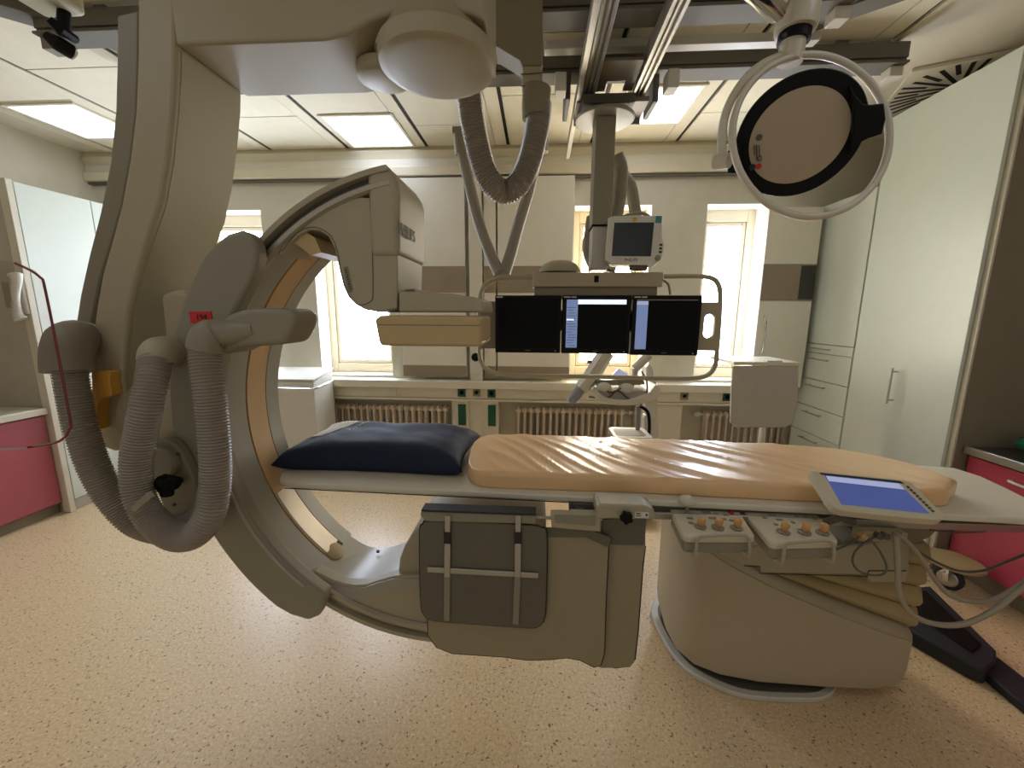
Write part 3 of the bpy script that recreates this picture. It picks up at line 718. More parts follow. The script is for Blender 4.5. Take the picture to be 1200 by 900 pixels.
# cowl where the front hose enters
def cowlY(u, v): return P(u, v, Y=1.16)
cw = pix(sp2([(258, 377), (272, 367), (290, 362), (315, 361), (336, 362), (345, 368), (346, 378), (341, 392), (333, 402), (318, 405), (295, 406), (276, 409), (262, 415), (252, 405), (250, 390)], 3), 'Y', 1.17)
cowl = obj('hose_cowl', MB().prism(cw, 'y', 1.165, 1.30), 'grey', G, bevel=.016, seg=3)
obj('cowl_neck', MB().tube(spline([tuple(P(300, 386, Y=1.19)), tuple(P(275, 390, Y=1.18)), tuple(P(255, 391, Y=1.165)), tuple(P(244, 396, Y=1.15)), tuple(P(240, 410, Y=1.145))], 6), lambda f: .03+.018*min(1, f*1.6), 22), 'grey', cowl)
# hose elbows
q = P(78, 392, Y=1.24)
obj('hose_elbow', MB().tube(spline([tuple(P(104, 398, Y=1.40)), tuple(P(96, 396, Y=1.30)), tuple(P(84, 400, Y=1.24)), tuple(P(80, 418, Y=1.22)), tuple(P(81, 436, Y=1.21))], 6), lambda f: .052+.014*min(1, f*2), 24), 'shelld', G, smooth=60)
obj('hose_socket', MB().tube(spline([tuple(P(206, 412, Y=1.30)), tuple(P(195, 412, Y=1.24)), tuple(P(186, 414, Y=1.20)), tuple(P(184, 424, Y=1.19))], 6), .050, 20), 'shell', G, smooth=60)
hose('side_hose', [tuple(P(u, v, Y=y)) for u, v, y in ((82, 432, 1.21), (87, 465, 1.20), (96, 505, 1.19), (111, 548, 1.19), (132, 585, 1.20), (157, 611, 1.21), (188, 622, 1.21), (218, 617, 1.20), (242, 600, 1.2), (250, 575, 1.2))], .042, G)
hose('loop_hose', [tuple(P(u, v, Y=y)) for u, v, y in ((183, 412, 1.20), (179, 440, 1.15), (172, 475, 1.12), (165, 510, 1.11), (160, 545, 1.10), (163, 580, 1.09), (178, 608, 1.08), (203, 628, 1.07), (227, 627, 1.07), (245, 605, 1.08), (252, 570, 1.10), (252, 530, 1.11), (249, 490, 1.12), (245, 455, 1.125), (241, 425, 1.135), (240, 405, 1.145))], .040, G)
q = P(195, 566, Y=1.14)
obj('clamp_knob', MB().tube([tuple(P(181, 563, Y=1.12)), tuple(P(190, 566, Y=1.13)), tuple(P(203, 566, Y=1.16)), tuple(P(210, 563, Y=1.22))], [.012, .03, .024, .012], 10).tube([tuple(P(196, 580, Y=1.13)), tuple(P(196, 564, Y=1.13))], .018, 8), 'black', G)
br = [P(155, 598, Y=1.02), P(186, 575, Y=1.05)]
d_ = (br[1]-br[0]).normalized(); n_ = Vector((-d_.z, 0, d_.x))*.011
obj('clamp_bracket', MB().prism([((br[0]+n_).x, (br[0]+n_).z), ((br[1]+n_).x, (br[1]+n_).z), ((br[1]-n_).x, (br[1]-n_).z), ((br[0]-n_).x, (br[0]-n_).z)], 'y', 1.02, 1.035), 'grey', G, bevel=.003)
# orange brake handle
oh = pix(sp2([(110, 437), (120, 435), (131, 435), (131, 447), (133, 463), (122, 466), (117, 478), (118, 500), (116, 503), (109, 500), (106, 485), (108, 465), (111, 452)], 3), 'Y', 1.27)
obj('release_handle', MB().prism(oh, 'y', 1.262, 1.30), 'orange', G, bevel=.006, seg=3)
# red number tag
a, b = P(222, 365, Y=1.26), P(249, 379, Y=1.26)
rt_ = obj('number_tag', MB().box(a.x, b.x, 1.2585, 1.262, b.z, a.z), 'redtag', G)
text('tag_number', '194', .026, 'ink', rt_, ((a.x+b.x)/2+.003, 1.2575, (a.z+b.z)/2), (1, 0, 0), (0, 0, 1))

# head of the arc with the detector
def yx(l, y): return pix(l, 'Y', y)
nose = [(437, 232), (437, 200), (455, 197), (464, 206), (467, 230), (466, 300), (465.5, 361), (452, 364), (440, 365), (428, 363), (417, 357), (408, 348), (402, 335), (397, 315), (393, 293), (385, 277), (374, 270), (362, 269), (349, 276), (338, 287), (330, 297), (326, 299), (334, 282), (350, 264), (372, 247), (400, 236), (422, 231)]
head = obj('head_cover', MB().prism(yx(nose, 1.345), 'y', 1.345, 1.60), 'shell', G, bevel=.008, seg=3)
# top cap following the arc
cap = [(429, 198), (437, 196), (452, 195), (464, 202), (473, 213), (479, 222), (480, 240), (430, 240)]
obj('head_cap', MB().prism(yx([(429, 197), (438, 195.5), (446, 195.5), (454, 198), (460, 203), (464, 210), (466.5, 219), (467, 230), (467, 300), (434, 300), (431, 233)], 1.335), 'y', 1.335, 1.645), 'shell', G, bevel=.018, seg=4)
side = MB().prism(yx([(462, 214), (469, 226), (467.2, 300), (466.5, 361), (450, 361), (450, 214)], 1.36), 'y', 1.36, 1.645)
hs = obj('head_side', side, 'shell', G, bevel=.012, seg=3)
# seam inlay on the nose
ln = [tuple(P(u, v, Y=1.3435)) for u, v in ((433, 228), (435, 260), (436.5, 300), (437, 345), (434, 353), (426, 357), (417, 356), (409, 346), (404, 334), (399, 315), (395, 293), (387, 276), (374, 267.5), (360, 267), (346, 275), (330, 295))]
obj('head_seam', MB().tube(spline(ln, 4), .0012, 6), 'inkg', head)
lb = yx([(402.5, 313), (407.5, 312.5), (413.5, 339), (411, 343), (408, 342)], 1.3445)
lbo = obj('side_label', MB().prism(lb, 'y', 1.3425, 1.3455), 'shelld', head)
for i in range(9):
    q = P(405.3+i*.62, 316.5+i*2.75, Y=1.342)
    obj('label_mark', MB().box(q.x-.0035+.001*(i % 3), q.x+.003, 1.3418, 1.3426, q.z-.0022, q.z+.002), 'ink', lbo)
xs_ = max(P(467, 290, Y=1.335).x, P(469, 226, Y=1.36).x)
text('maker_lettering', 'PHILIPS', .055, 'inkg', hs, (P(476, 273, X=xs_+.0025).x+.0012, P(477, 273, X=xs_+.0025).y+.0, P(477, 273, X=xs_+.0025).z), (0, 1, 0), (0, 0, 1), .001)
# underside ochre lining in the nose hollow
obj('head_underside', MB().prism(yx([(392, 300), (385, 284), (374, 277), (362, 277), (352, 284), (366, 292), (380, 303)], 1.45), 'y', 1.36, 1.60), 'beige', G)
# detector mount and detector box
mt = yx([(467, 366), (467, 341), (480, 341.5), (530, 344), (556, 348), (566, 352), (567.5, 366)], 1.33)
obj('detector_mount', MB().prism(mt, 'y', 1.33, 1.60), 'shell', G, bevel=.008, seg=3)
obj('mount_neck', MB().prism(yx([(440, 366), (440, 362), (470, 358), (470, 340), (486, 338), (490, 366)], 1.42), 'y', 1.42, 1.64), 'shelld', G, bevel=.006)
dx0, dx1 = P(439, 385, Y=1.30).x, P(562, 385, Y=1.30).x
z0_, z1_ = P(500, 406, Y=1.30).z, P(500, 370, Y=1.30).z
obj('detector', MB().prism([(dx0, z1_-.012), (dx0+.02, z1_), (dx1-.0, z1_), (dx1+.004, z1_-.012), (dx1+.004, z0_+.006), (dx1-.004, z0_), (dx0+.02, z0_), (dx0+.012, z0_+.006)], 'y', 1.30, 1.575), 'beige', G, bevel=.010, seg=4)
zz = P(500, 381, Y=1.299).z
obj('detector_seam', MB().box(dx0+.006, dx1, 1.2988, 1.301, zz-.0008, zz+.0008), 'inkg', G)

# lower end of the arc with the tube housing
low = [(370, 700), (364, 672), (374, 677), (386, 683), (400, 688), (414, 690), (428, 689), (442, 684), (460, 679), (480, 678), (540, 676), (600, 690), (600, 742), (540, 748), (500, 747), (450, 735), (400, 716)]
obj('lower_cover', MB().prism(yx(low, 1.335), 'y', 1.35, 1.40), 'shell', G, bevel=.008, seg=3)
# dished top surface
f_ = [P(u, v, Y=1.345) for u, v in ((364, 671), (374, 676), (386, 682.5), (400, 687.5), (414, 689.5), (428, 688.5), (442, 683.5), (460, 678.5), (485, 678), (520, 677))]
b_ = [P(u, v, Y=1.655) for u, v in ((405, 622), (412, 629), (421, 635), (431, 640), (441, 642), (452, 642), (462, 640), (474, 636), (490, 630), (515, 625))]
m = MB(); V = []
for k in range(9):
    s_ = k/8; V.append([m.b.verts.new(a.lerp(b, s_)) for a, b in zip(f_, b_)])
W_ = [[m.b.verts.new(v.co-Vector((0, 0, .05))) for v in r] for r in V]
nr, ncl = len(V), len(V[0])
for i in range(nr-1):
    for j in range(ncl-1): m._f([V[i][j], V[i+1][j], V[i+1][j+1], V[i][j+1]]); m._f([W_[i][j], W_[i][j+1], W_[i+1][j+1], W_[i+1][j]])
for i in range(nr-1):
    m._f([V[i][0], W_[i][0], W_[i+1][0], V[i+1][0]]); m._f([V[i][-1], V[i+1][-1], W_[i+1][-1], W_[i][-1]])
for j in range(ncl-1):
    m._f([V[0][j], V[0][j+1], W_[0][j+1], W_[0][j]]); m._f([V[-1][j], W_[-1][j], W_[-1][j+1], V[-1][j+1]])
lt = obj('lower_dish', m, 'cface', G, smooth=60)
q = P(394, 644, Z=P(394, 644, Y=1.5).z)
a_ = math.radians(229.5); rr = .778
c_ = Vector((CX+rr*math.cos(a_)+.035, 1.50, CZ0+rr*math.sin(a_)-.01)); nrm = Vector((-math.cos(a_)*.55, 0, -math.sin(a_)))
q = P(392, 646, Y=1.5)
obj('cream_cap', MB().lathe([(.0, .012), (.03, .012), (.04, .006), (.042, -.02), (.01, -.02)], tuple(q), tuple(Vector((.55, -.1, .8))), 28), 'bellows', lt)
obj('end_seam', MB().tube([tuple(P(364, 671.5, Y=1.343)), tuple(P(384.5, 646, Y=1.5)), tuple(P(406, 621.5, Y=1.65))], .0016, 6), 'inkg', lt)
for u, v, y in ((376, 664, 1.40), (406, 630, 1.61), (443, 646, 1.60), (417, 682, 1.38)):
    q = P(u, v, Y=y); obj('screw', MB().lathe([(.007, -.004), (.008, .002), (.004, .004)], tuple(q), (.2, -.1, 1), 10), 'inkg', lt)
hb = yx([(466, 674), (468, 655), (474, 640), (483, 626), (495, 614), (560, 606), (640, 612), (640, 700), (560, 700), (466, 680)], 1.38)
obj('tube_housing', MB().prism(hb, 'y', 1.38, 1.68), 'shell', G, bevel=.012, seg=4)

# ================================================================== TABLE
TZ = .865
def tfront(x): return 1.375-.038*(x+.9)/1.0*.9 if x < .3 else 1.333-.036*(x-.3)
T_ = thing('patient_table', 'long pale X-ray patient table on a slanted white floor pedestal', 'table', (1.05, 1.6, 0))
def yf_(x): return tfront(x)
outl = [(x, yf_(x)) for x in (-.93, -.6, -.3, 0, .3, .6, .9, 1.2, 1.5)] + [(1.85, 1.29), (1.98, 1.33), (2.04, 1.42), (2.04, 1.6), (2.0, 1.70), (1.9, 1.765), (1.75, 1.80), (1.3, 1.83), (.3, 1.87), (-.9, 1.90), (-.98, 1.87), (-1.02, 1.8), (-1.03, 1.62), (-1.02, 1.46), (-.985, 1.40)]
outl = []
def tab_outline():
    o = [(x, yf_(x)) for x in (-.93, -.6, -.3, 0, .3, .6, .9, 1.2, 1.5)]
    # right end: back edge curves in, so that the near right corner runs out of the picture
    e = [P(u, v, Z=TZ) for u, v in ((1200, 582), (1180, 572), (1150, 558), (1118, 548), (1083, 545.5))]
    o += [(1.66, 1.275), (1.76, 1.31)] + [(p.x, p.y) for p in e] + [(1.3, 1.80), (.3, 1.84), (-.9, 1.88), (-.98, 1.85), (-1.02, 1.78), (-1.03, 1.62), (-1.02, 1.46), (-.985, 1.40)]
    return o
obj('table_top', MB().prism(tab_outline(), 'z', .842, TZ), 'top', T_, bevel=.006, seg=3)
obj('edge_strip', MB().tube([(x, yf_(x)-.002, .842) for x in (-.95, -.6, -.3, 0, .12)], .0022, 6), 'dark', T_)
# rails under the right part of the table
ra, rb = P(668, 590, Y=1.325).x, 1.78
obj('side_rail', MB().box(ra, rb, 1.302, 1.312, .808, .832).box(ra+.02, ra+.05, 1.312, 1.35, .812, .828).box(.6, .63, 1.312, 1.35, .812, .828), 'steel', T_, bevel=.002)
obj('under_rail', MB().box(ra, 1.80, 1.335, 1.38, .80, .841).box(ra, 1.80, 1.72, 1.765, .80, .841), 'greyd', T_, bevel=.003)
ur = obj('under_beam', MB().box(1.05, 1.74, 1.39, 1.70, .765, .838), 'grey', T_, bevel=.006)
# pedestal
def ped_out(o=0, ex=0):
    return [(.62-o, 1.86), (.60-o, 1.68), (.61-o, 1.57), (.66-o*.7, 1.49-o*.7), (.75, 1.445-o), (.9, 1.42-o), (1.15, 1.415-o), (1.35, 1.42-o), (1.455+o*.6, 1.44-o*.6), (1.49+o, 1.50), (1.495+o, 1.86)]
po = ped_out()
def ped_ztop(x): return .735-.44*max(0, min(1, (x-.50)/.98))**.8
m = MB()
lower = []; n = len(po)
zb0 = .055
def inset(p, k): return (1.02+(p[0]-1.02)*k, 1.70+(p[1]-1.70)*k)
rings = []
for k, zf in ((.955, lambda x: zb0), (.985, lambda x: zb0+.035), (1.0, lambda x: zb0+.09), (1.0, lambda x: ped_ztop(x)-.035), ):
    rings.append([m.b.verts.new((*inset(p, k), zf(inset(p, k)[0]))) for p in po])
for A, B in zip(rings, rings[1:]):
    for i in range(n): m._f([A[i], A[(i+1) % n], B[(i+1) % n], B[i]])
m._f(rings[0][::-1]); m._f(rings[-1])
bmesh.ops.triangulate(m.b, faces=[f for f in m.b.faces if len(f.verts) > 4])
ped = obj('pedestal', m, 'ped', T_, bevel=.004, smooth=40)
m = MB(); rings = []
for k, dz in ((.997, -.033), (.99, -.008), (.95, .006), (.90, .010)):
    rings.append([m.b.verts.new((*inset(p, k), ped_ztop(inset(p, k)[0])+dz)) for p in po])
for A, B in zip(rings, rings[1:]):
    for i in range(n): m._f([A[i], A[(i+1) % n], B[(i+1) % n], B[i]])
m._f(rings[0][::-1]); m._f(rings[-1])
bmesh.ops.triangulate(m.b, faces=[f for f in m.b.faces if len(f.verts) > 4])
obj('pedestal_rim', m, 'shell', T_, smooth=40)
# base plate
bp_ = pix(sp2([(766, 704), (763, 716), (772, 740), (788, 766), (806, 785), (832, 800), (862, 812), (890, 817), (930, 819), (964, 818), (979, 808), (980, 798)], 4, False), 'Z', .02)
bp_ = bp_+[(1.5, 1.50), (1.5, 1.95), (.66, 1.98)]
obj('base_plate', MB().prism(bp_, 'z', .001, .022), 'whitec', T_, bevel=.004)
bi = [(.07*1.05+.93*x, .07*1.75+.93*y) for x, y in bp_]
obj('base_tread', MB().prism(bi, 'z', .022, .026), 'greyd', T_)
# bellows: stacked wedges fanning to the right
def bell(i, nl):
    m = MB()
    x0_, x1_ = .66, 1.46
    zt0, zt1 = .675, .655
    def zc_(x): # between rim and carriage
        lo = ped_ztop(x)+.004; hi = .66+.02*(1.46-x)
        return lo+(hi-lo)*i/nl, lo+(hi-lo)*(i+1)/nl
    pts = [(x0_+(x1_-x0_)*k/12) for k in range(13)]
    bul = .032
    rows = []
    for s_, yo in ((0.02, .0), (.3, bul*.8), (.5, bul), (.7, bul*.8), (.98, .0)):
        rows.append([(x, 1.47-yo, zc_(x)[0]*(1-s_)+zc_(x)[1]*s_) for x in pts]+[(x1_+.02+yo, 1.5, zc_(x1_)[0]*(1-s_)+zc_(x1_)[1]*s_), (x1_+.02+yo, 1.84, zc_(x1_)[0]*(1-s_)+zc_(x1_)[1]*s_)]+[(x0_, 1.84, zc_(x0_)[0]*(1-s_)+zc_(x0_)[1]*s_)])
    R_ = [[m.b.verts.new(p) for p in r] for r in rows]
    q = len(R_[0])
    for A, B in zip(R_, R_[1:]):
        for j in range(q): m._f([A[j], A[(j+1) % q], B[(j+1) % q], B[j]])
    m._f(R_[0][::-1]); m._f(R_[-1]); return m
for i in range(4): obj('bellows_fold', bell(i, 4), 'bellows', T_, smooth=30)
# moving carriage under the top
cgy = 1.44
car = yx([(826, 640), (985, 640), (1066, 632), (1066, 668), (1062, 683), (1018, 683), (1016, 674), (892, 672), (890, 664), (872, 664)], 1.40)
obj('table_carriage', MB().prism(car, 'y', 1.40, 1.84), 'shell', T_, bevel=.006)
obj('carriage_cover', MB().prism(yx([(1000, 622), (1105, 614), (1090, 630), (1064, 640), (985, 640)], 1.42), 'y', 1.42, 1.80), 'shelld', T_, bevel=.004)
obj('carriage_seam', MB().tube([tuple(P(u, v, Y=1.398)) for u, v in ((872, 663), (890, 664), (890, 672), (1000, 675), (1016, 676), (1018, 669), (1062, 669))], .0016, 6), 'dark', T_)

# control boxes on the rail
def console(label, quad, knobs, buttons, reds, ball=None):
    """quad = far-left, far-right, near-right, near-left pixels on the top face"""
    ZT = .83
    q = [P(u, v, Z=ZT) for u, v in quad]
    cx_ = sum((p.x for p in q))/4; cy_ = sum((p.y for p in q))/4
    t = thing('control_console', label, 'control panel', (cx_, cy_, ZT-.05), 'grey control consoles hanging on the table rail')
    def at(s, r): # s across 0..1, r depth 0 (far)..1 (near)
        return q[0].lerp(q[1], s).lerp(q[3].lerp(q[2], s), r)
    def rounded(k, inset_=0):
        o = []
        for s, r in rrect(inset_, 1-inset_, inset_, 1-inset_, .10, 4):
            p = at(s, r); o.append((p.x, p.y))
        return o
    obj('top_shell', MB().prism(rounded(0), 'z', ZT-.022, ZT), 'console', t, bevel=.006, seg=3)
    obj('lower_shell', MB().prism(rounded(0, .02), 'z', ZT-.058, ZT-.022), 'grey', t, bevel=.006, seg=2)
    obj('rail_hook', MB().box(q[0].x+.05, q[1].x-.05, q[0].y-.03, q[0].y-.004, ZT-.05, ZT-.024), 'greyd', t)
    for s, r in knobs:
        p = at(s, r)
        k = obj('joystick', MB().lathe([(.003, .0), (.017, .0), (.019, .004), (.014, .007), (.003, .007)], (p.x, p.y, ZT+.0), n=20), 'grey', t)
        obj('joystick_knob', MB().lathe([(.007, .006), (.0095, .012), (.0115, .018), (.0115, .030), (.009, .034), (.004, .035)], (p.x, p.y, ZT), (.05, -.12, 1), n=14), 'amber', k)
    for s, r, wd_ in buttons:
        p = at(s, r*1.35)
        obj('button', MB().box(p.x-wd_, p.x+wd_, p.y-.006, p.y+.006, ZT, ZT+.003), 'grey', t, bevel=.0015)
    for s, r in reds:
        p = at(s, r); obj('red_button', MB().lathe([(.009, 0), (.009, .005), (.006, .007)], (p.x, p.y, ZT), n=14), 'redtag', t)
    if ball:
        p = at(*ball)
        k = obj('ball_stem', MB().lathe([(.006, 0), (.006, .03)], (p.x, p.y, ZT), n=10), 'grey', t)
        m = MB(); m.grid(lambda u, v: Vector((p.x, p.y, ZT+.042))+Vector((.028*math.cos(2*PI*u)*math.sin(PI*v), .028*math.sin(2*PI*u)*math.sin(PI*v), -.020*math.cos(PI*v))), 20, 12, True)
        obj('clear_ball', m, 'ring', k, smooth=80)
    # guard loop along the near edge
    a, b, c, d = at(.16, 1.06), at(.90, 1.06), at(.90, .86), at(.16, .86)
    zt_ = ZT+.010
    obj('guard_rail', MB().tube(spline([(a.x, a.y-.004, ZT-.058), (a.x, a.y-.006, ZT-.03), (a.x+.006, a.y, zt_-.008), (a.x+.03, a.y, zt_), (b.x-.03, b.y, zt_), (b.x-.006, b.y, zt_-.008), (b.x, b.y-.006, ZT-.03), (b.x, b.y-.004, ZT-.058)], 8), .0048, 10), 'shell', t)
    for p in (a, b): obj('guard_foot', MB().tube([(p.x, p.y-.004, ZT-.058), (p.x-.012, p.y+.012, ZT-.056)], .005, 8), 'shell', t)
    return t
console('left grey control console with three amber joysticks and clear ball knob', [(784, 594), (866, 598), (886, 629), (801, 629)], [(.30, .70), (.54, .72), (.80, .73)], [(.50, .12, .014), (.64, .15, .008), (.76, .17, .008), (.38, .30, .006), (.55, .28, .014), (.70, .30, .008), (.80, .33, .008), (.22, .3, .010), (.20, .42, .008)], [(.86, .14)], (.22, .18))
console('right grey control console with three amber joysticks, beside the touch screen', [(870, 598), (958, 602), (984, 635), (903, 637)], [(.31, .70), (.60, .72), (.85, .73)], [(.36, .10, .012), (.40, .22, .010), (.22, .18, .007), (.68, .12, .007), (.80, .13, .007), (.90, .16, .007), (.30, .34, .006), (.72, .30, .006), (.56, .28, .006)], [], None)
# touch screen
def tq(u, v, z): return P(u, v, Z=z)
ZA, ZN = 1.00, .905   # far / near edge heights
c4 = [P(951, 553, Z=ZA), P(1072, 567, Z=ZA), P(1108, 607, Z=ZN), P(973, 597, Z=ZN)]
c4 = [P(951, 553, Z=.985), P(1070, 566, Z=.97), P(1108, 605, Z=.905), P(974, 596, Z=.915)]
X_ = ((c4[1]-c4[0])+(c4[2]-c4[3])).normalized(); V_ = ((c4[0]-c4[3])+(c4[1]-c4[2])); V_ = (V_-X_*V_.dot(X_)); hgt = V_.length/2; V_.normalize(); Nn = X_.cross(V_)
cen = sum(c4, Vector())/4; wid = ((c4[1]-c4[0]).length+(c4[2]-c4[3]).length)/4
T = thing('touch_screen_console', 'tilted beige touch screen with lavender blue display on the table rail', 'touch screen', tuple(cen-Vector((0, 0, .1))))
TM = Matrix(((X_.x, V_.x, Nn.x, cen.x), (X_.y, V_.y, Nn.y, cen.y), (X_.z, V_.z, Nn.z, cen.z), (0, 0, 0, 1)))
def quadface(pts, lift):
    """outline from pixels projected on the tilted face"""
    o = []
    for u, v in pts:
        d = RT*((u-600)/FPX)+DN*((v-450)/FPX)+FW
        t = (cen-CAM).dot(Nn)/d.dot(Nn); p = TM.inverted() @ (CAM+d*t); o.append((p.x, p.y))
    return o
ol = quadface(sp2([(951, 553), (958, 552), (1010, 557), (1060, 562.5), (1072, 569), (1090, 587), (1107, 604), (1100, 609), (1060, 606), (1010, 601), (984, 597), (974, 589), (962, 570)], 3), 0)
sc_ = obj('housing', MB().prism(ol, 'z', -.032, .0, TM), 'console', T, bevel=.007, seg=3)
obj('screen', MB().prism(quadface([(966, 557), (1052, 566), (1089, 602), (986, 591)], 0), 'z', -.002, .0012, TM), 'blue', sc_)
obj('display_bar', MB().prism(quadface([(967.5, 558), (1053, 567), (1060, 574), (971, 564)], 0), 'z', .0012, .0018, TM), 'bluebar', sc_)
obj('screen_bezel', MB().prism(quadface([(960, 554), (1055, 564), (1060, 567), (963, 556.5)], 0), 'z', -.001, .0012, TM), 'ink', sc_)
for i in range(9):
    q = quadface([(1064+i*3.6, 571+i*3.5)], 0)[0]
    obj('key', MB().lathe([(.004, 0), (.0045, .002), (.002, .003)], tuple(TM @ Vector((q[0], q[1], 0))), tuple(Nn), 10), 'inkg', sc_)
obj('stand_arm', MB().tube([tuple(cen-Nn*.03), (cen.x-.02, cen.y+.08, .85), (cen.x-.02, 1.325, .825)], .022, 12), 'greyd', T)
cb = P(1030, 622, Z=.83)
pb = thing('cable_connector_box', 'small beige connector box with plugged cables under the touch screen', 'connector box', (P(1030, 626, Y=1.28).x, 1.29, .78))
a, b = P(1004, 620, Y=1.28), P(1058, 634, Y=1.28)
obj('socket_box', MB().box(a.x, b.x, 1.265, 1.30, b.z, a.z), 'shell', pb, bevel=.004)
for u, mm in ((1010, 'amber'), (1028, 'greyd'), (1036, 'cabled'), (1050, 'cable')):
    q = P(u, 627, Y=1.26); obj('plug', MB().lathe([(.009, 0), (.010, .02), (.006, .026)], (q.x, 1.268, q.z), (0, -1, 0), 12), mm, pb)
obj('bracket', MB().tube([tuple(P(968, 612, Y=1.24)), tuple(P(985, 606, Y=1.26)), tuple(P(1000, 612, Y=1.27))], .012, 8), 'greyd', pb)
def cab(label, pts, r, m='cable', cat='cable'):
    o = obj('power_cable', MB().tube(spline([tuple(p) for p in pts], 12), r, 8), m, smooth=80)
    return tag(o, label, cat)
cab('thick beige cable drooping lowest from the connector box toward the right edge', [P(1050, 628, Y=1.24), P(1052, 660, Y=1.22), P(1054, 695, Y=1.21), P(1068, 719, Y=1.20), P(1095, 731, Y=1.20), P(1130, 731, Y=1.21), P(1165, 715, Y=1.23), P(1190, 695, Y=1.25), P(1225, 665, Y=1.25)], .0085)
cab('beige cable drooping just above the thicker one, right of the connector box', [P(1054, 626, Y=1.26), P(1075, 648, Y=1.26), P(1098, 682, Y=1.26), P(1118, 700, Y=1.27), P(1150, 705, Y=1.28), P(1180, 695, Y=1.29), P(1225, 665, Y=1.30)], .0075)
cab('thin grey cable running level in front of the crimson drawers', [P(1060, 632, Y=1.34), P(1085, 652, Y=1.36), P(1120, 668, Y=1.38), P(1150, 669, Y=1.38), P(1180, 658, Y=1.38), P(1225, 640, Y=1.38)], .0045, 'cabled')
cab('thin grey cable looping below the connector box over the pedestal', [P(1028, 628, Y=1.26), P(1008, 640, Y=1.24), P(999, 655, Y=1.23), P(1005, 668, Y=1.22), P(1022, 674, Y=1.22), P(1036, 672, Y=1.22), P(1038, 660, Y=1.23), P(1025, 638, Y=1.25), P(1010, 628, Y=1.26)], .0032, 'cabled')
cab('thin beige cable under the right console, running to the connector box', [P(975, 646, Y=1.2), P(990, 640, Y=1.24), P(1002, 632, Y=1.26), P(1010, 627, Y=1.262)], .003, 'cabled')
cab('thin grey cable under the table top at right edge', [P(1090, 621, Y=1.33), P(1120, 624, Y=1.32), P(1155, 623, Y=1.30)], .003, 'cabled')

# mattress
def mattress():
    m = MB(); zb_, zt_ = TZ+.0015, .927
    def yfm(x): return 1.385-.135*(1-math.exp(-(x+.31)/.12))*.93 if x < .3 else 1.262-.03*(x-.3)
    fr = [P(u, v, Z=zb_) for u, v in ((548, 556), (556, 562), (570, 566), (600, 569), (660, 574), (760, 579), (880, 585), (1000, 590), (1080, 595), (1112, 597))]
    fr = [P(u, v, Z=.925) for u, v in ((549, 540), (552, 547), (562, 552), (580, 554), (640, 556), (700, 558), (760, 560), (860, 565), (950, 569), (1040, 572), (1090, 574), (1112, 574))]
    bk = [P(u, v, Z=.925) for u, v in ((551, 530), (556, 517), (568, 510), (590, 508), (640, 509), (700, 511), (760, 513), (860, 517), (940, 521), (1000, 528), (1060, 541), (1121, 562))]
    nu, nv = 150, 34
    F = spline(fr, 12); B = spline(bk, 12)
    def rs(c):
        return resample(c, (sum((b-a).length for a, b in zip(c, c[1:])))/(nu+.01))
    F, B = rs(F), rs(B); k = min(len(F), len(B)); F, B = F[:k], B[:k]
    V = []
    for i in range(k):
        row = []
        s = i/(k-1)
        for j in range(nv+1):
            t = j/nv; p = F[i].lerp(B[i], t)
            x, y = p.x, p.y
            # wrinkles: oblique gathers, ridged
            w = noise.noise(Vector((x*1.3, y*1.3, 3)))
            c = (x*.80+y*.62+.10*w)*26
            rdg = -(1-min(1, 3.2*abs(noise.noise(Vector((c*.50, (x*-.55+y)*1.3, 1.2))))))**2*.55
            rdg2 = abs(noise.noise(Vector((c*1.15, (x*-.6+y)*2.0, 7.7))))
            env = .35+.65*max(0, math.sin(PI*min(1, max(0, (s*1.25-.05)))))**.7
            bulge = math.sin(PI*min(max(t, 0), 1))**.5
            z = zt_ + (-.020*rdg-.009*rdg2)*env*(.35+.65*bulge) - .003*(1-bulge)
            e = min(t, 1-t, s*3, (1-s)*6)
            z -= .004*max(0, 1-e/.03)**2
            row.append(m.b.verts.new((x, y, z)))
        V.append(row)
    for i in range(k-1):
        for j in range(nv): m._f([V[i][j], V[i+1][j], V[i+1][j+1], V[i][j+1]])
    loop = [V[i][0] for i in range(k)]+[V[-1][j] for j in range(1, nv+1)]+[V[i][nv] for i in range(k-2, -1, -1)]+[V[0][j] for j in range(nv-1, 0, -1)]
    c = Vector((sum(v.co.x for v in loop)/len(loop), sum(v.co.y for v in loop)/len(loop), 0))
    prev = loop
    for dz, kx in ((.010, .004), (.03, .005), (.048, .004), (.06, .0)):
        ring = []
        for v in loop:
            d = Vector((v.co.x-c.x, v.co.y-c.y, 0)).normalized(); wv = .003*noise.noise(Vector((v.co.x*14, v.co.y*14, dz*20)))
            z = max(zb_, v.co.z-dz) if dz < .06 else zb_
            ring.append(m.b.verts.new((v.co.x+d.x*(kx+wv), v.co.y+d.y*(kx+wv), z)))
        n = len(loop)
        for i in range(n): m._f([prev[i], prev[(i+1) % n], ring[(i+1) % n], ring[i]])
        prev = ring
    m._f(prev)
    return m
tag(obj('mattress', mattress(), 'peach', smooth=80), 'long peach vinyl mattress with wrinkled cover on the patient table', 'mattress')

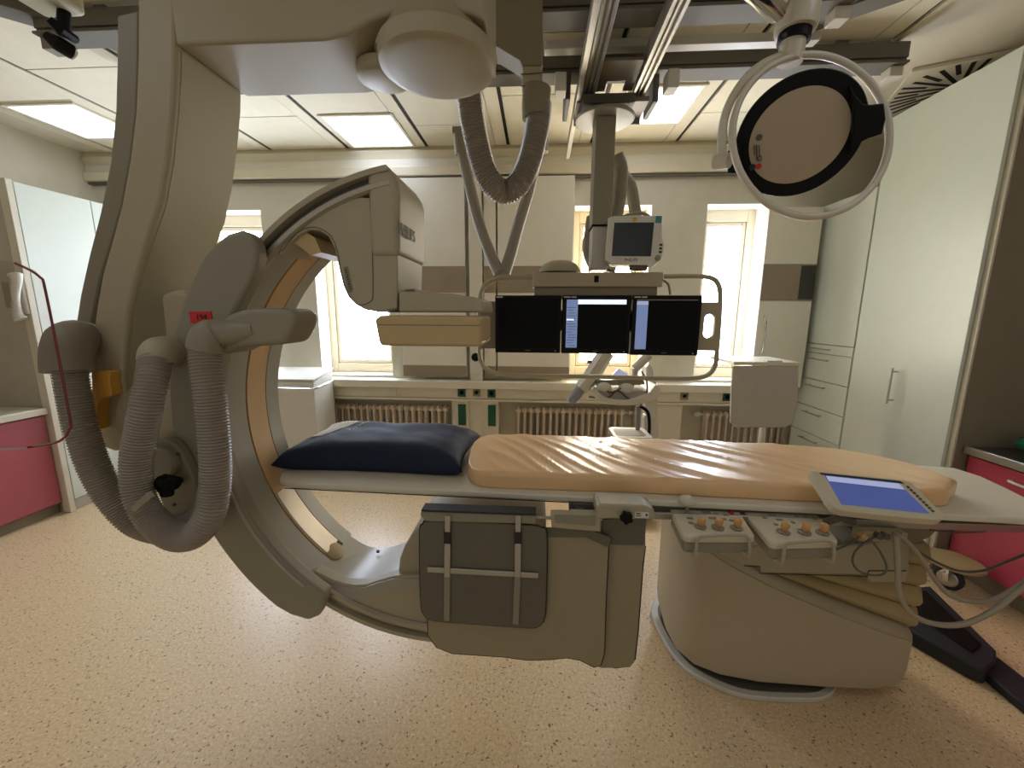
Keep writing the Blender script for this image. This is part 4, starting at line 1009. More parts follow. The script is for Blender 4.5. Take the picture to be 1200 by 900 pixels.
# pillow
def pillow():
    x0, x1, y0_, y1_ = -1.06, -.28, 1.46, 1.93
    T = Matrix.Translation(((x0+x1)/2, (y0_+y1_)/2, TZ+.001)) @ Matrix.Rotation(math.radians(-1), 4, 'Z')
    hx, hy, H = (x1-x0)/2, (y1_-y0_)/2, .128
    t = thing('pillow', 'navy blue fabric pillow with cream patch on the table head end', 'pillow', ((x0+x1)/2, (y0_+y1_)/2, TZ))
    def surf(u, v, up):
        a, b = 2*u-1, 2*v-1
        x = hx*a*(1-.07*(1-a*a)*0-.10*(1-abs(b))**0*(b*b)*0)
        # straight seams pull in between the corners
        x = hx*a*(1-.07*(1-b*b)); y = hy*b*(1-.10*(1-a*a))
        prof = (max(0, 1-abs(a)**5)*max(0, 1-abs(b)**5))**.5
        wr = .004*noise.noise(Vector((a*3+b*1.5, b*2-a, 2)))+.005*abs(noise.noise(Vector((a*5*(1+.3*b), b*2.5, 5))))*(abs(a)**2)
        h = H*prof
        if up: z = .028*(1-prof)+h*.93+wr*prof**.5*2
        else: z = .028*(1-prof)**3*1.0+(.0 if prof > .1 else 0)
        if not up: z = min(z, .028)
        return T @ Vector((x, y, z))
    m = MB(); n1, n2 = 60, 36
    V = m.grid(lambda u, v: surf(u, v, True), n1, n2)
    W = [[None]*n2 for _ in range(n1)]
    for i in range(n1):
        for j in range(n2):
            W[i][j] = V[i][j] if i in (0, n1-1) or j in (0, n2-1) else m.b.verts.new(surf(i/(n1-1), j/(n2-1), False))
    for i in range(n1-1):
        for j in range(n2-1): m._f([W[i][j], W[i][j+1], W[i+1][j+1], W[i+1][j]])
    cov = obj('cover', m, 'navy', t, smooth=80)
    # cream patch at the back left, following the surface
    def patch(fn, name, mm, lift, nu=16, nv=12):
        m = MB()
        def f(a, b):
            u, v = fn(a, b); p = surf(u, v, True); return p+Vector((-.0006, -.001, lift))
        V = m.grid(f, nu, nv); W2 = m.grid(lambda a, b: f(a, b)-Vector((0, 0, lift*1.5)), nu, nv)
        for i in range(nu-1): m._f([V[i][0], V[i+1][0], W2[i+1][0], W2[i][0]]); m._f([V[i][-1], V[i+1][-1], W2[i+1][-1], W2[i][-1]])
        for j in range(nv-1): m._f([V[0][j], V[0][j+1], W2[0][j+1], W2[0][j]]); m._f([V[-1][j], V[-1][j+1], W2[-1][j+1], W2[-1][j]])
        return obj(name, m, mm, cov, smooth=80)
    patch(lambda a, b: (.055+a*(.11+.13*b), .28+.62*b), 'cream_patch', 'cream', .0022)
    for k in range(7):
        patch(lambda a, b, k=k: (.265+.016*b+.012*k*.6+.008*(k % 2)*a, .45+.055*k+.035*a), 'printed_mark', 'clothgrey', .0018, 3, 3)
pillow()

# lower body radiation shield on the table rail
SY = 1.225
L_ = thing('table_radiation_shield', 'grey lead apron shield with folded dark flap hanging from the table rail', 'shield', (0, SY, .3))
back = yx([(693, 612), (756, 603), (756, 640), (753, 660), (747, 740), (743, 775), (738, 781), (705, 782), (700, 780)], SY+.05)
obj('rear_apron', MB().prism(back, 'y', SY+.045, SY+.055), 'shield', L_, bevel=.003)
obj('rear_apron_header', MB().prism(yx([(706, 608), (757, 606), (755, 638), (706, 637)], SY+.043), 'y', SY+.038, SY+.0449), 'shieldd', L_)
def border(pts, y, r=.004, closed=False): return MB().tube([tuple(P(u, v, Y=y)) for u, v in pts], r, 8, closed)
obj('rear_apron_piping', border([(756, 640), (753, 665), (747.5, 740), (744, 772), (738, 780), (722, 782), (706, 780)], SY+.05, .0035), 'ink', L_)
main = [(494, 616), (640, 619), (688, 620), (716, 630), (713, 640), (710, 700), (708, 765), (704, 779), (696, 781), (680, 773), (664, 770), (645, 772), (620, 773), (590, 769), (560, 767), (530, 765), (512, 758), (502, 744), (501, 700)]
obj('main_apron', MB().prism(yx(main, SY+.02), 'y', SY+.016, SY+.026), 'shield', L_, bevel=.003)
obj('main_apron_piping', border(main[3:], SY+.021, .0038), 'ink', L_)
obj('main_apron_header', MB().prism(yx([(640, 618), (688, 619), (716, 630), (713, 641), (686, 629), (640, 629)], SY+.014), 'y', SY+.010, SY+.0155), 'shieldd', L_)
flap = [(492, 624), (496, 614), (503, 610), (560, 611), (620, 615), (634, 618), (641, 627), (640, 700), (638, 724), (630, 734), (615, 735), (560, 731), (510, 727), (497, 720), (493, 700)]
fl = obj('folded_flap', MB().prism(yx(sp2(flap, 3), SY), 'y', SY-.006, SY+.008), 'shieldd', L_, bevel=.004)
obj('flap_piping', border(sp2(flap, 3), SY-.002, .0032, True), 'ink', fl)
def strip(name, a, b, w_, y, m='alu', th=.004, par=L_):
    p, q = P(*a, Y=y), P(*b, Y=y); d = (q-p).normalized(); n = Vector((-d.z, 0, d.x))*w_/2
    return obj(name, MB().prism([((p+n).x, (p+n).z), ((q+n).x, (q+n).z), ((q-n).x, (q-n).z), ((p-n).x, (p-n).z)], 'y', y-th, y), m, par, bevel=.0015)
strip('cross_bar', (501, 667), (631, 674), .019, SY-.010)
for u0, u1 in ((524.5, 524), (607, 604.5)):
    strip('vertical_strap', (u0, 637), (u0-.3, 676), .020, SY-.015)
    strip('vertical_strap', (u0-.3, 676), (u1-.3, 727+(u0 > 560)*4), .021, SY-.010, 'grey')
    strip('buckle', (u0, 620), (u0, 640), .024, SY-.012, 'ink')
    strip('hook', (u0+.3, 604), (u0, 623), .018, SY-.018, 'alu')
obj('top_rail', MB().prism(yx([(494, 598), (500, 597.5), (628, 602), (628, 612), (500, 609), (494, 603)], SY-.0), 'y', SY-.012, SY+.030), 'grey', L_, bevel=.003)
obj('top_rail_edge', MB().prism(yx([(494, 597), (628, 602), (628, 604), (494, 599)], SY-.014), 'y', SY-.016, SY+.032), 'ink', L_)
obj('glass_panel', MB().prism(yx([(500, 596.5), (552, 597), (552, 598.5), (500, 598)], SY+.06), 'y', SY+.05, SY+.09), 'ring', L_)
obj('pivot_rod', MB().tube([tuple(P(626, 606, Y=SY+.01)), tuple(P(650, 607, Y=SY+.02))], .006, 10), 'steel', L_)
lk = obj('arm_link', MB().prism(yx([(645, 599), (703, 601), (703, 620), (646, 615)], SY+.02), 'y', SY+.0, SY+.035), 'shell', L_, bevel=.004)
obj('link_recess', MB().prism(yx([(650, 602.5), (698, 604.5), (698, 616), (650, 612)], SY-.001), 'y', SY-.0035, SY-.0002), 'grey', lk, bevel=.001)
rc = obj('rail_clamp', MB().prism(yx([(699, 592), (702, 589), (755, 591), (766, 596), (766, 607), (699, 606)], SY+.005), 'y', SY-.005, SY+.085), 'shell', L_, bevel=.005, seg=3)
q = P(734, 606, Y=SY-.02)
st_ = []
for k in range(20):
    a = 2*PI*k/20; r = .021 if (k // 2) % 2 else .0165; st_.append((q.x+r*math.cos(a), q.z+r*math.sin(a)))
obj('star_knob', MB().prism(st_, 'y', SY-.035, SY-.012), 'black', L_, bevel=.003)
obj('knob_stem', MB().tube([(q.x, SY-.014, q.z), (q.x, SY+.0, q.z)], .006, 8), 'steel', L_)
a, b = P(744, 600, Y=SY-.006), P(760, 608, Y=SY-.006)
sl_ = obj('clamp_label', MB().box(a.x, b.x, SY-.0065, SY-.005, b.z+.002, a.z), 'white', rc)
obj('label_mark', MB().box(a.x+.004, a.x+.018, SY-.0075, SY-.0064, a.z-.006, a.z-.003).box(a.x+.004, a.x+.020, SY-.0075, SY-.0064, a.z-.013, a.z-.011).box(b.x-.010, b.x-.004, SY-.0075, SY-.0064, a.z-.012, a.z-.005), 'ink', sl_)

# foot switch on the floor
F_ = thing('foot_switch', 'long black foot switch lying on the floor right of the pedestal', 'foot pedal', (1.87, 1.66, 0))
fs = pix([(1045, 690), (1090, 686), (1168, 762), (1168, 775), (1156, 786), (1140, 780), (1060, 735)], 'Z', .07)
obj('body', MB().prism(fs, 'z', .001, .07), 'rubber', F_, bevel=.01, seg=3)
fs2 = pix([(1062, 694), (1085, 692), (1150, 755), (1140, 765), (1075, 722)], 'Z', .075)
obj('pedal', MB().prism(fs2, 'z', .070, .078), 'black', F_, bevel=.004)
fs3 = pix([(1168, 768), (1228, 815), (1205, 830), (1152, 786)], 'Z', .04)
obj('extension', MB().prism(fs3, 'z', .001, .04), 'rubber', F_, bevel=.008)

# ================================================================== MONITOR SUSPENSION
K = thing('monitor_suspension', 'ceiling-hung monitor column on two aluminium rails with tubular frame', 'monitor support', (.3, 2.45, 1.1))
def yrail(x, y0_, y1_, z, label):
    m = MB().box(x-.030, x+.030, y0_, y1_, z+.02, z+.09).box(x-.035, x-.018, y0_, y1_, z, z+.02).box(x+.018, x+.035, y0_, y1_, z, z+.02).box(x-.006, x+.006, y0_, y1_, z+.006, z+.02)
    return obj('travel_rail', m, 'alu', K, bevel=.003)
yrail(.262, YF+.2, 2.72, 2.70, '')
yrail(.538, YF+.2, 2.72, 2.70, '')
xa = .19
obj('guide_strip', MB().box(.192, .222, YF+.2, 3.38, 2.68, 2.74), 'alu', K, bevel=.003)
pp = [(.15, 2.44), (.66, 2.44), (.66, 2.70), (.60, 2.96), (.20, 2.96), (.15, 2.70)]
obj('carriage_plate', MB().box(.298, .502, 2.24, 2.42, 2.725, 2.74).box(.298, .35, 2.42, 2.52, 2.725, 2.74).box(.45, .502, 2.42, 2.52, 2.725, 2.74).box(.20, .60, 2.52, 2.72, 2.672, 2.699), 'cabside', K, bevel=.002)
obj('plate_front', MB().box(.20, .60, 2.722, 2.74, 2.64, 2.699), 'grey', K, bevel=.003)
obj('carriage_side', MB().box(.13, .158, 2.45, 2.72, 2.66, 2.80), 'greyd', K, bevel=.006)
obj('carriage_side', MB().box(.615, .645, 2.5, 2.72, 2.66, 2.80), 'greyd', K, bevel=.006)
for x in (.10, .68): obj('carriage_block', MB().box(x-.03, x+.03, 2.36, 2.45, 2.66, 2.75), 'white', K, bevel=.006)
cxm = P(708, 200, Y=2.42).x
YM = 2.42
obj('turntable', MB().lathe([(.02, 2.56), (.158, 2.56), (.164, 2.565), (.164, 2.575), (.158, 2.58), (.13, 2.585), (.02, 2.62)], (cxm, YM+.07, 0), n=48), 'grey', K)
obj('turntable_plate', MB().box(cxm-.13, cxm+.15, YM+.0, YM+.28, 2.622, 2.671), 'greyd', K, bevel=.005)
wa = (P(719, 200, Y=YM).x-P(696, 200, Y=YM).x)/2
zj = P(705, 264, Y=YM).z; zbm = P(705, 316, Y=YM).z
obj('column_upper', MB().box(cxm-wa, cxm+wa, YM, YM+.16, zj+.004, 2.56), 'grey', K, bevel=.005)
obj('column_collar', MB().box(cxm-wa-.002, cxm+wa+.002, YM-.003, YM+.163, zj-.004, zj+.004), 'black', K)
obj('column_lower', MB().box(cxm-wa+.004, cxm+wa-.008, YM+.004, YM+.156, zbm, zj-.004), 'alu', K, bevel=.004)
# column hoses
def khose(pts, r): hose('column_hose', [tuple(P(u, v, Y=y)) for u, v, y in pts], r, K, 'grey', .011, .0015)
khose(((722, 183, 2.66), (727, 200, 2.66), (725, 230, 2.64), (720, 260, 2.62), (716, 300, 2.6), (712, 318, 2.58)), .045)
khose(((732, 207, 2.8), (739, 218, 2.78), (743, 240, 2.75), (745, 262, 2.7), (742, 300, 2.68)), .036)
khose(((693, 255, 2.66), (690, 275, 2.64), (688, 290, 2.62), (691, 304, 2.6), (698, 316, 2.58)), .03)
# two slim hoses meeting above the frame
hose('suspension_hose', [tuple(P(u, v, Y=y)) for u, v, y in ((541, 168, 2.9), (544, 188, 2.9), (551, 220, 2.85), (562, 262, 2.75), (575, 298, 2.65), (586, 322, 2.55))], .036, K, 'hose', .011, .002)
hose('suspension_hose', [tuple(P(u, v, Y=y)) for u, v, y in ((633, 150, 2.9), (629, 180, 2.9), (620, 222, 2.85), (608, 262, 2.75), (599, 295, 2.65), (590, 325, 2.55))], .036, K, 'hose', .011, .002)
for pp_ in (((533, 155), (546, 155)), ((626, 152), (640, 152))):
    a, b = P(*pp_[0], Y=2.9), P(*pp_[1], Y=2.9)
    obj('hose_anchor', MB().box(a.x-.01, b.x+.01, 2.86, 2.94, a.z-.02, CZ-.02 if False else a.z+.02).tube([((a.x+b.x)/2+.01, 2.9, a.z-.14), ((a.x+b.x)/2, 2.9, a.z)], .048, 14), 'grey', K, bevel=.003)
# header box and frame
a, b = P(624, 330, Y=2.36), P(777, 330, Y=2.36); z0_, z1_, z2_ = P(700, 336, Y=2.36).z, P(700, 319, Y=2.36).z, P(700, 346, Y=2.36).z
obj('header_box', MB().box(a.x, b.x, 2.36, 2.62, z0_, z1_), 'shell', K, bevel=.006)
obj('header_lower', MB().box(a.x+.01, b.x-.02, 2.385, 2.6, z2_-.02, z0_), 'shelld', K, bevel=.004)
obj('header_dome', MB().lathe([(.125, 0), (.12, .02), (.10, .045), (.06, .065), (.01, .072)], (P(656, 318, Y=2.5).x, 2.5, z1_+.012)), 'shell', K)
q = P(699, 327, Y=2.358); obj('header_button', MB().box(q.x-.012, q.x+.012, 2.355, 2.36, q.z-.018, q.z+.018), 'black', K)
fy = 2.44
loop = pix([(625, 325), (595, 325), (578, 328), (567, 336), (562.5, 350), (562, 380), (562, 412), (564, 424), (571, 433), (585, 438), (620, 440.5), (700, 441.5), (780, 443.5), (815, 443), (830, 439), (838, 428), (840, 412), (842.5, 380), (844, 345), (841, 332), (834, 326), (822, 324), (800, 323.5), (777, 324)], 'Y', fy)
loop = [(x, fy, z) for x, z in loop]
obj('frame_tube', MB().tube(spline(loop, 6), .0135, 14), 'shell', K, smooth=80)
g = P(832, 380, Y=fy)
gx0, gx1 = P(818, 380, Y=fy).x, P(843, 380, Y=fy).x; gz1, gz0 = P(830, 354, Y=fy).z, P(830, 411, Y=fy).z
# side grip plate with its slot, built as a frame
m = MB(); hx0, hx1 = P(824, 380, Y=fy).x, P(836.5, 380, Y=fy).x; hz1, hz0 = P(830, 368, Y=fy).z, P(830, 396, Y=fy).z
O_ = rrect(gx0, gx1, gz0, gz1, .012, 5); I_ = rrect(hx0, hx1, hz0, hz1, .028, 5)
VO = [[m.b.verts.new((x, yy, z)) for x, z in O_] for yy in (fy-.012, fy+.012)]; VI = [[m.b.verts.new((x, yy, z)) for x, z in I_] for yy in (fy-.012, fy+.012)]
n = len(O_)
for i in range(n):
    j = (i+1) % n
    m._f([VO[0][i], VO[0][j], VI[0][j], VI[0][i]]); m._f([VO[1][i], VI[1][i], VI[1][j], VO[1][j]]); m._f([VO[0][i], VO[1][i], VO[1][j], VO[0][j]]); m._f([VI[0][i], VI[0][j], VI[1][j], VI[1][i]])
obj('grip_plate', m, 'shell', K)
gx0l, gx1l = P(563, 380, Y=fy).x, P(584, 380, Y=fy).x
obj('left_plate', MB().box(gx0l, gx1l, fy-.01, fy+.01, gz0, gz1), 'shelld', K, bevel=.003)
obj('monitor_bar', MB().box(gx0l, gx0, fy-.012, fy+.012, 1.40, 1.52), 'shelld', K)
obj('frame_cable', MB().tube(spline([tuple(P(776, 328, Y=2.45)), tuple(P(783, 333, Y=2.45)), tuple(P(785.5, 345, Y=2.43))], 6), .007, 8), 'grey', K)

# three flat screens
YS = 2.36
def screen(label, u0, u1, v0, v1, kind):
    a, b = P(u0, v0, Y=YS), P(u1, v1, Y=YS)
    a2 = P(u0, 380, Y=YS).x; b2 = P(u1, 380, Y=YS).x; z1_, z0_ = a.z, P(u0, v1, Y=YS).z
    t = thing('flat_monitor', label, 'monitor', ((a2+b2)/2, YS+.03, z0_), 'row of three black monitors on the hanging frame')
    obj('housing', MB().box(a2+.0015, b2-.0015, YS, YS+.055, z0_, z1_), 'black', t, bevel=.004)
    obj('back_mount', MB().box(a2+.12, b2-.12, YS+.055, fy-.013, z0_+.09, z1_-.09), 'greyd', t)
    bx0, bx1, bz0, bz1 = a2+.022, b2-.020, z0_+.030, z1_-.020
    s_ = obj('screen', MB().box(bx0, bx1, YS-.0015, YS+.001, bz0, bz1), 'screen', t, smooth=0)
    H, W = bz1-bz0, bx1-bx0
    if kind == 1:
        sb = obj('display_sidebar', MB().box(bx0+.002, bx0+.19*W, YS-.0022, YS-.0014, bz0+.004, bz1-.004), 'sidebar', s_, smooth=0)
        obj('display_bar', MB().box(bx0+.19*W, bx1-.01, YS-.0022, YS-.0014, bz1-.030, bz1-.004), 'lightbar', s_, smooth=0)
        mk = MB()
        for k in range(16):
            z = bz1-.05-k*.0155; mk.box(bx0+.006+(k % 3)*.004, bx0+.19*W-.012+(k % 2)*.008-.022*(k % 4 == 1), YS-.0028, YS-.0021, z, z+.0022)
        obj('display_text_lines', mk, 'ink', sb, smooth=0)
        obj('display_highlight', MB().box(bx0+.004, bx0+.13*W, YS-.0032, YS-.0021, bz0+H*.57, bz0+H*.60), 'lightbar', sb, smooth=0)
    if kind == 2:
        obj('display_sidebar', MB().box(bx0+.002, bx0+.19*W, YS-.0022, YS-.0014, bz0+.004, bz1-.035), 'sidebar', s_, smooth=0)
        obj('display_bar', MB().box(bx0+.002, bx0+.19*W, YS-.0022, YS-.0014, bz1-.034, bz1-.012), 'bluebar', s_, smooth=0)
        obj('display_line', MB().box(bx0+.002, bx1-.004, YS-.0022, YS-.0014, bz1-.008, bz1-.003), 'grey', s_, smooth=0)
    st = MB().box(a2+.008, a2+.045, YS-.001, YS+.001, z1_-.014, z1_-.006)
    if kind: st.box(a2+.05, a2+.08, YS-.001, YS+.001, z1_-.014, z1_-.006)
    obj('sticker', st, 'clothgrey', t, smooth=0)
    obj('maker_mark', MB().box((a2+b2)/2-.015, (a2+b2)/2+.015, YS-.0008, YS+.001, z0_+.012, z0_+.017), 'greyd', t, smooth=0)
    obj('power_light', MB().lathe([(.003, 0), (.003, .002)], (b2-.03, YS+.0005, z0_+.012), (0, -1, 0), 8), 'white', t)
screen('left black monitor of the hanging row, its screen fully dark', 580, 657.5, 346, 413, 0)
screen('middle black monitor of the hanging row with blue sidebar and bright top bar', 658.5, 739, 346, 414, 1)
screen('right black monitor of the hanging row with plain blue sidebar', 740, 821, 346, 416, 2)

# patient monitor on top
YP = 2.30
a, b = P(713, 280, Y=YP), P(779, 280, Y=YP); z1_, z0_ = P(745, 252, Y=YP).z, P(745, 311, Y=YP).z
t = thing('patient_monitor', 'cream patient monitor with dark screen and carry handle above the screens', 'monitor', ((a.x+b.x)/2, YP+.06, z0_))
TP = Matrix.Translation(((a.x+b.x)/2, YP+.06, (z0_+z1_)/2)) @ Matrix.Rotation(math.radians(-9), 4, 'Z') @ Matrix.Rotation(math.radians(2), 4, 'Y')
W, H = (b.x-a.x)/2, (z1_-z0_)/2
o_ = [(-W, H*.93), (-W*.8, H), (W*.86, H), (W*.9, H*.5), (W*.92, .15*H), (W*1.02, -.1*H), (W*1.04, -.45*H), (W*.95, -.8*H), (W*.75, -H*.97), (-W*.75, -H*.97), (-W*.97, -H*.8), (-W, -H*.5)]
obj('housing', MB().prism(o_, 'y', -.05, .07, TP), 'white', t, bevel=.007, seg=3)
sx0, sx1 = -W*.76, W*.62
sn = obj('screen', MB().box(sx0, sx1, -.0525, -.049, -H*.62, H*.72, TP), 'screeng', t, smooth=0)
obj('teal_sticker', MB().box(W*.66, W*.87, -.052, -.049, H*.70, H*.97, TP), 'teal', t)
obj('yellow_sticker', MB().lathe([(.012, 0), (.012, .002)], tuple(TP @ Vector((-.05*W, -.05, H*.85))), (0, -1, 0), 16), 'yellow', t)
text('maker_lettering', 'PHILIPS', .022, 'inkg', t, tuple(TP @ Vector((-.06*W, -.0515, -H*.78))), (TP.to_3x3() @ Vector((1, 0, 0))), (0, 0, 1))
for k in range(3): obj('button', MB().box(W*.88, W*.98, -.0525, -.049, -H*(.20+.14*k), -H*(.12+.14*k), TP), 'ink', t)
obj('dial', MB().lathe([(.016, 0), (.015, .012), (.01, .014)], tuple(TP @ Vector((W*.86, -.05, -H*.68))), (0, -1, 0), 18), 'grey', t)
obj('carry_handle', MB().tube(spline([tuple(TP @ Vector(p)) for p in ((-W*.55, .02, H*.97), (-W*.35, .02, H*1.12), (W*.1, .02, H*1.22), (W*.4, .02, H*1.12), (W*.55, .02, H*.97))], 6), .009, 8), 'grey', t)
obj('foot', MB().box(-.02+W*.05, W*.55, -.03, .04, -H*1.14, -H*.96, TP), 'greyd', t, bevel=.005)
a = P(726, 319, Y=2.4)
obj('support_bracket', MB().prism([(P(718, 318, Y=2.4).x, P(718, 319, Y=2.4).z), (P(778, 318, Y=2.4).x, P(718, 319, Y=2.4).z), (P(765, 312, Y=2.4).x, z0_-.03), (P(735, 312, Y=2.4).x, z0_-.03)], 'y', 2.40, 2.46), 'shell', t, bevel=.003)

# ================================================================== EXAM LAMP
Lm = thing('examination_lamp', 'round ceiling examination lamp with black rim and pale ring handle', 'lamp', (.72, 1.25, 2.1))
D0 = P(934, 161, Y=1.25)
toc = (CAM-D0).normalized()
right_ = Vector((0, 0, 1)).cross(toc).normalized()*1.0   # screen right
up_ = toc.cross(right_).normalized()
dep = (D0-CAM).dot(FW); s1 = dep/FPX   # metres per pixel
def basis(angle, tilt, sgn):
    """disc basis: major axis at 'angle' degrees from screen right, minor axis tilted out of the screen"""
    a = math.radians(angle); ma = right_*math.cos(a)+up_*math.sin(a); mi = -right_*math.sin(a)+up_*math.cos(a)
    tl = math.radians(tilt); mi2 = mi*math.cos(tl)+toc*math.sin(tl)*sgn
    return ma, mi2, ma.cross(mi2).normalized()
ma, mi, nn = basis(52, 6, 1)
if nn.dot(toc) < 0: nn = -nn
def disc_at(o, ma, mi, nn, prof, n=64):
    m = MB(); R_ = []
    for r, h in prof: R_.append([m.b.verts.new(o+(ma*math.cos(2*PI*k/n)+mi*math.sin(2*PI*k/n))*max(r, 1e-4)+nn*h) for k in range(n)])
    for A, B in zip(R_, R_[1:]):
        for k in range(n): m._f([A[k], A[(k+1) % n], B[(k+1) % n], B[k]])
    m._f(R_[0][::-1]); m._f(R_[-1]); return m
RD = 64*s1
obj('lamp_body', disc_at(D0, ma, mi, nn, [(RD*.5, -.045), (RD*.97, -.04), (RD, -.02), (RD, -.003), (RD*.985, .002), (RD*.5, .002)]), 'black', Lm, smooth=50)
lbk = obj('lamp_back', disc_at(D0, ma, mi, nn, [(RD*.5, .0), (RD*.765, .0), (RD*.76, .006), (RD*.4, .010), (.001, .011)]), 'lampback', Lm, smooth=50)
# ears joining the rim to the ring
def onray(u, v, o, n_):
    d = RT*((u-600)/FPX)+DN*((v-450)/FPX)+FW; t = (o-CAM).dot(n_)/d.dot(n_); return CAM+d*t
def slab(pts, o, n_, th, name, m, par, bevel=.003):
    mb = MB(); A = [mb.b.verts.new(onray(u, v, o, n_)) for u, v in pts]; B = [mb.b.verts.new(a.co-n_*th) for a in A]; k = len(A)
    mb._f(A); mb._f(B[::-1])
    for i in range(k): mb._f([A[i], A[(i+1) % k], B[(i+1) % k], B[i]])
    return obj(name, mb, m, par, bevel=bevel)
slab([(996, 101), (1003, 112), (1012, 122), (1022, 123), (1036, 121), (1038, 140), (1034, 157), (1018, 162), (1006, 168), (995, 182), (999, 160), (1000, 125)], D0+toc*.03, nn, .03, 'rim_ear', 'black', Lm)
slab([(869, 164), (862, 173), (853, 177), (852, 190), (853, 203), (868, 203), (877, 214), (871, 200), (868, 180)], D0+toc*.035, nn, .03, 'rim_ear', 'black', Lm)
# small print on the back
nn2 = nn
def dot(u, v, r, m, name='printed_symbol'):
    p = onray(u, v, D0+nn*.0095, nn); mb = disc_at(p, ma, mi, nn, [(r*.5, -.002), (r, -.002), (r, .0015), (r*.5, .0015)], 16); return obj(name, mb, m, lbk)
dot(889.5, 161, .008, 'inkg'); dot(881.5, 196, .0085, 'ink'); dot(889, 195, .0075, 'redtag')
ctr = onray(886, 178, D0+nn*.0105, nn); dn_ = (onray(886, 190, D0+nn*.0105, nn)-ctr).normalized()
for k, (off, txt) in enumerate(((-.004, 'II'), (.006, 'III IIII'), )):
    pass
rvec = (onray(887, 190, D0, nn)-onray(886, 168, D0, nn)).normalized()
for k in range(3):
    p0_ = onray(883.5+3*k, 170, D0+nn*.0107, nn); p1_ = onray(884.0+3*k, 170+(12, 18, 14)[k], D0+nn*.0107, nn)
    obj('printed_line', MB().tube([tuple(p0_), tuple(p1_)], (.0012, .0018, .0012)[k], 6), 'inkg', lbk)
text('printed_mark', 'CE', .014, 'ink', lbk, tuple(onray(890, 186, D0+nn*.011, nn)), tuple(rvec), tuple(nn.cross(rvec)))
# ring handle
ma2, mi2, nr2 = RT.copy(), -DN, -FW
if nr2.dot(toc) < 0: nr2 = -nr2
O2 = P(950, 159, Y=1.245); s2 = ((O2-CAM).dot(FW))/FPX
def ringtube(o, ma_, mi_, R1, R2, rt, a0=0, a1=360, n=80, flat=1.0):
    cl = a1-a0 >= 360; N = n if cl else n+1
    return MB().tube([o+ma_*(R1*math.cos(math.radians(a0+(a1-a0)*k/n)))+mi_*(R2*math.sin(math.radians(a0+(a1-a0)*k/n))) for k in range(N)], rt, 12, closed=cl)
obj('ring_handle', ringtube(O2, ma2, mi2, 92*s2, 95*s2, .0095), 'ring', Lm, smooth=80)
# gimbal yoke: half ring from the pivot at the top to the left pin
yk = [(915, 66), (895, 75), (876, 90), (860, 112), (850, 135), (846, 160), (845, 192)]
yo = P(930, 161, Y=1.30)
obj('yoke', MB().tube(spline([tuple(P(u, v, Y=1.30-.003*i)) for i, (u, v) in enumerate(yk)], 6), .012, 12), 'ring', Lm, smooth=80)
obj('yoke_pin', MB().tube([tuple(P(838, 190, Y=1.28)), tuple(P(855, 188, Y=1.25))], .020, 14), 'ring', Lm)
# stem to the ceiling
s0 = P(925, 74, Y=1.30)
obj('stem_tip', MB().tube([tuple(s0), tuple(s0+Vector((.004, 0, .06)))], .032, 20), 'ring', Lm)
s3 = P(928, 58, Y=1.30)
obj('stem_gap', MB().tube([tuple(s0+Vector((.004, 0, .05))), tuple(s0+Vector((.006, 0, .075)))], .040, 16), 'black', Lm)
obj('stem_sleeve', MB().lathe([(.03, .0), (.050, .004), (.052, .02), (.050, .11), (.038, .15), (.036, .30)], tuple(s0+Vector((.006, 0, .072))), (.04, 0, 1), 24), 'ring', Lm, smooth=50)
obj('ceiling_arm', MB().tube([tuple(s0+Vector((.016, 0, .36))), tuple(s0+Vector((.02, 0, .60))), (s0.x+.03, s0.y-.02, CZ-.03)], .034, 16), 'ring', Lm)
q = P(908, 12, Y=1.22)
obj('swivel_arm', MB().tube([tuple(s0+Vector((.01, 0, .33))), tuple(q), tuple(P(880, -20, Y=1.15))], .028, 14), 'chrome', Lm)
obj('sleeve_screw', MB().lathe([(.006, 0), (.006, .004)], tuple(P(919, 42, Y=1.245)), (0, -1, 0), 10), 'ink', Lm)

# ================================================================== ULTRASOUND CART behind the table
YU = 2.95
Uc = thing('ultrasound_cart', 'cream medical scanner cart with angled arm behind the mattress', 'medical cart', (.75, YU+.1, 0))
def up(u, v, y=YU): return tuple(P(u, v, Y=y))
obj('arm_upper', MB().tube([up(712, 412, 2.92), up(703, 425, 2.92), up(693, 441, 2.92), up(681, 455, 2.92)], [.055, .06, .06, .052], 6), 'white', Uc, smooth=30)
obj('arm_head', MB().tube([up(681, 455, 2.92), up(675, 463, 2.92), up(668, 471, 2.92)], [.038, .040, .034], 16), 'lavender', Uc)
obj('arm_clip', MB().tube([up(688, 424, 2.86), up(693, 424, 2.86)], .012, 8), 'greyd', Uc)
obj('shelf', MB().prism(yx([(697, 443), (750, 442), (752, 448), (697, 449)], YU), 'y', YU-.1, YU+.12), 'grey', Uc, bevel=.004)
tb = [(690, 452), (693, 460), (702, 467), (720, 470), (738, 470), (752, 467), (765, 460), (768, 452), (762, 447), (756, 455), (740, 462), (722, 464), (706, 461), (698, 455), (695, 450)]
obj('handle_tray', MB().prism(yx(sp2(tb, 3), YU), 'y', YU-.14, YU+.14), 'white', Uc, bevel=.008, seg=3)
obj('tray_floor', MB().prism(yx([(698, 461), (705, 463), (722, 466), (740, 465), (757, 459), (757, 455), (698, 455)], YU), 'y', YU-.10, YU+.12), 'clothgrey', Uc, bevel=.003)
obj('back_panel', MB().prism(yx([(756, 430), (760, 424), (764, 430), (768, 450), (769, 470), (771, 520), (758, 520), (755, 470), (757, 450)], YU+.08), 'y', YU+.05, YU+.16), 'white', Uc, bevel=.008)
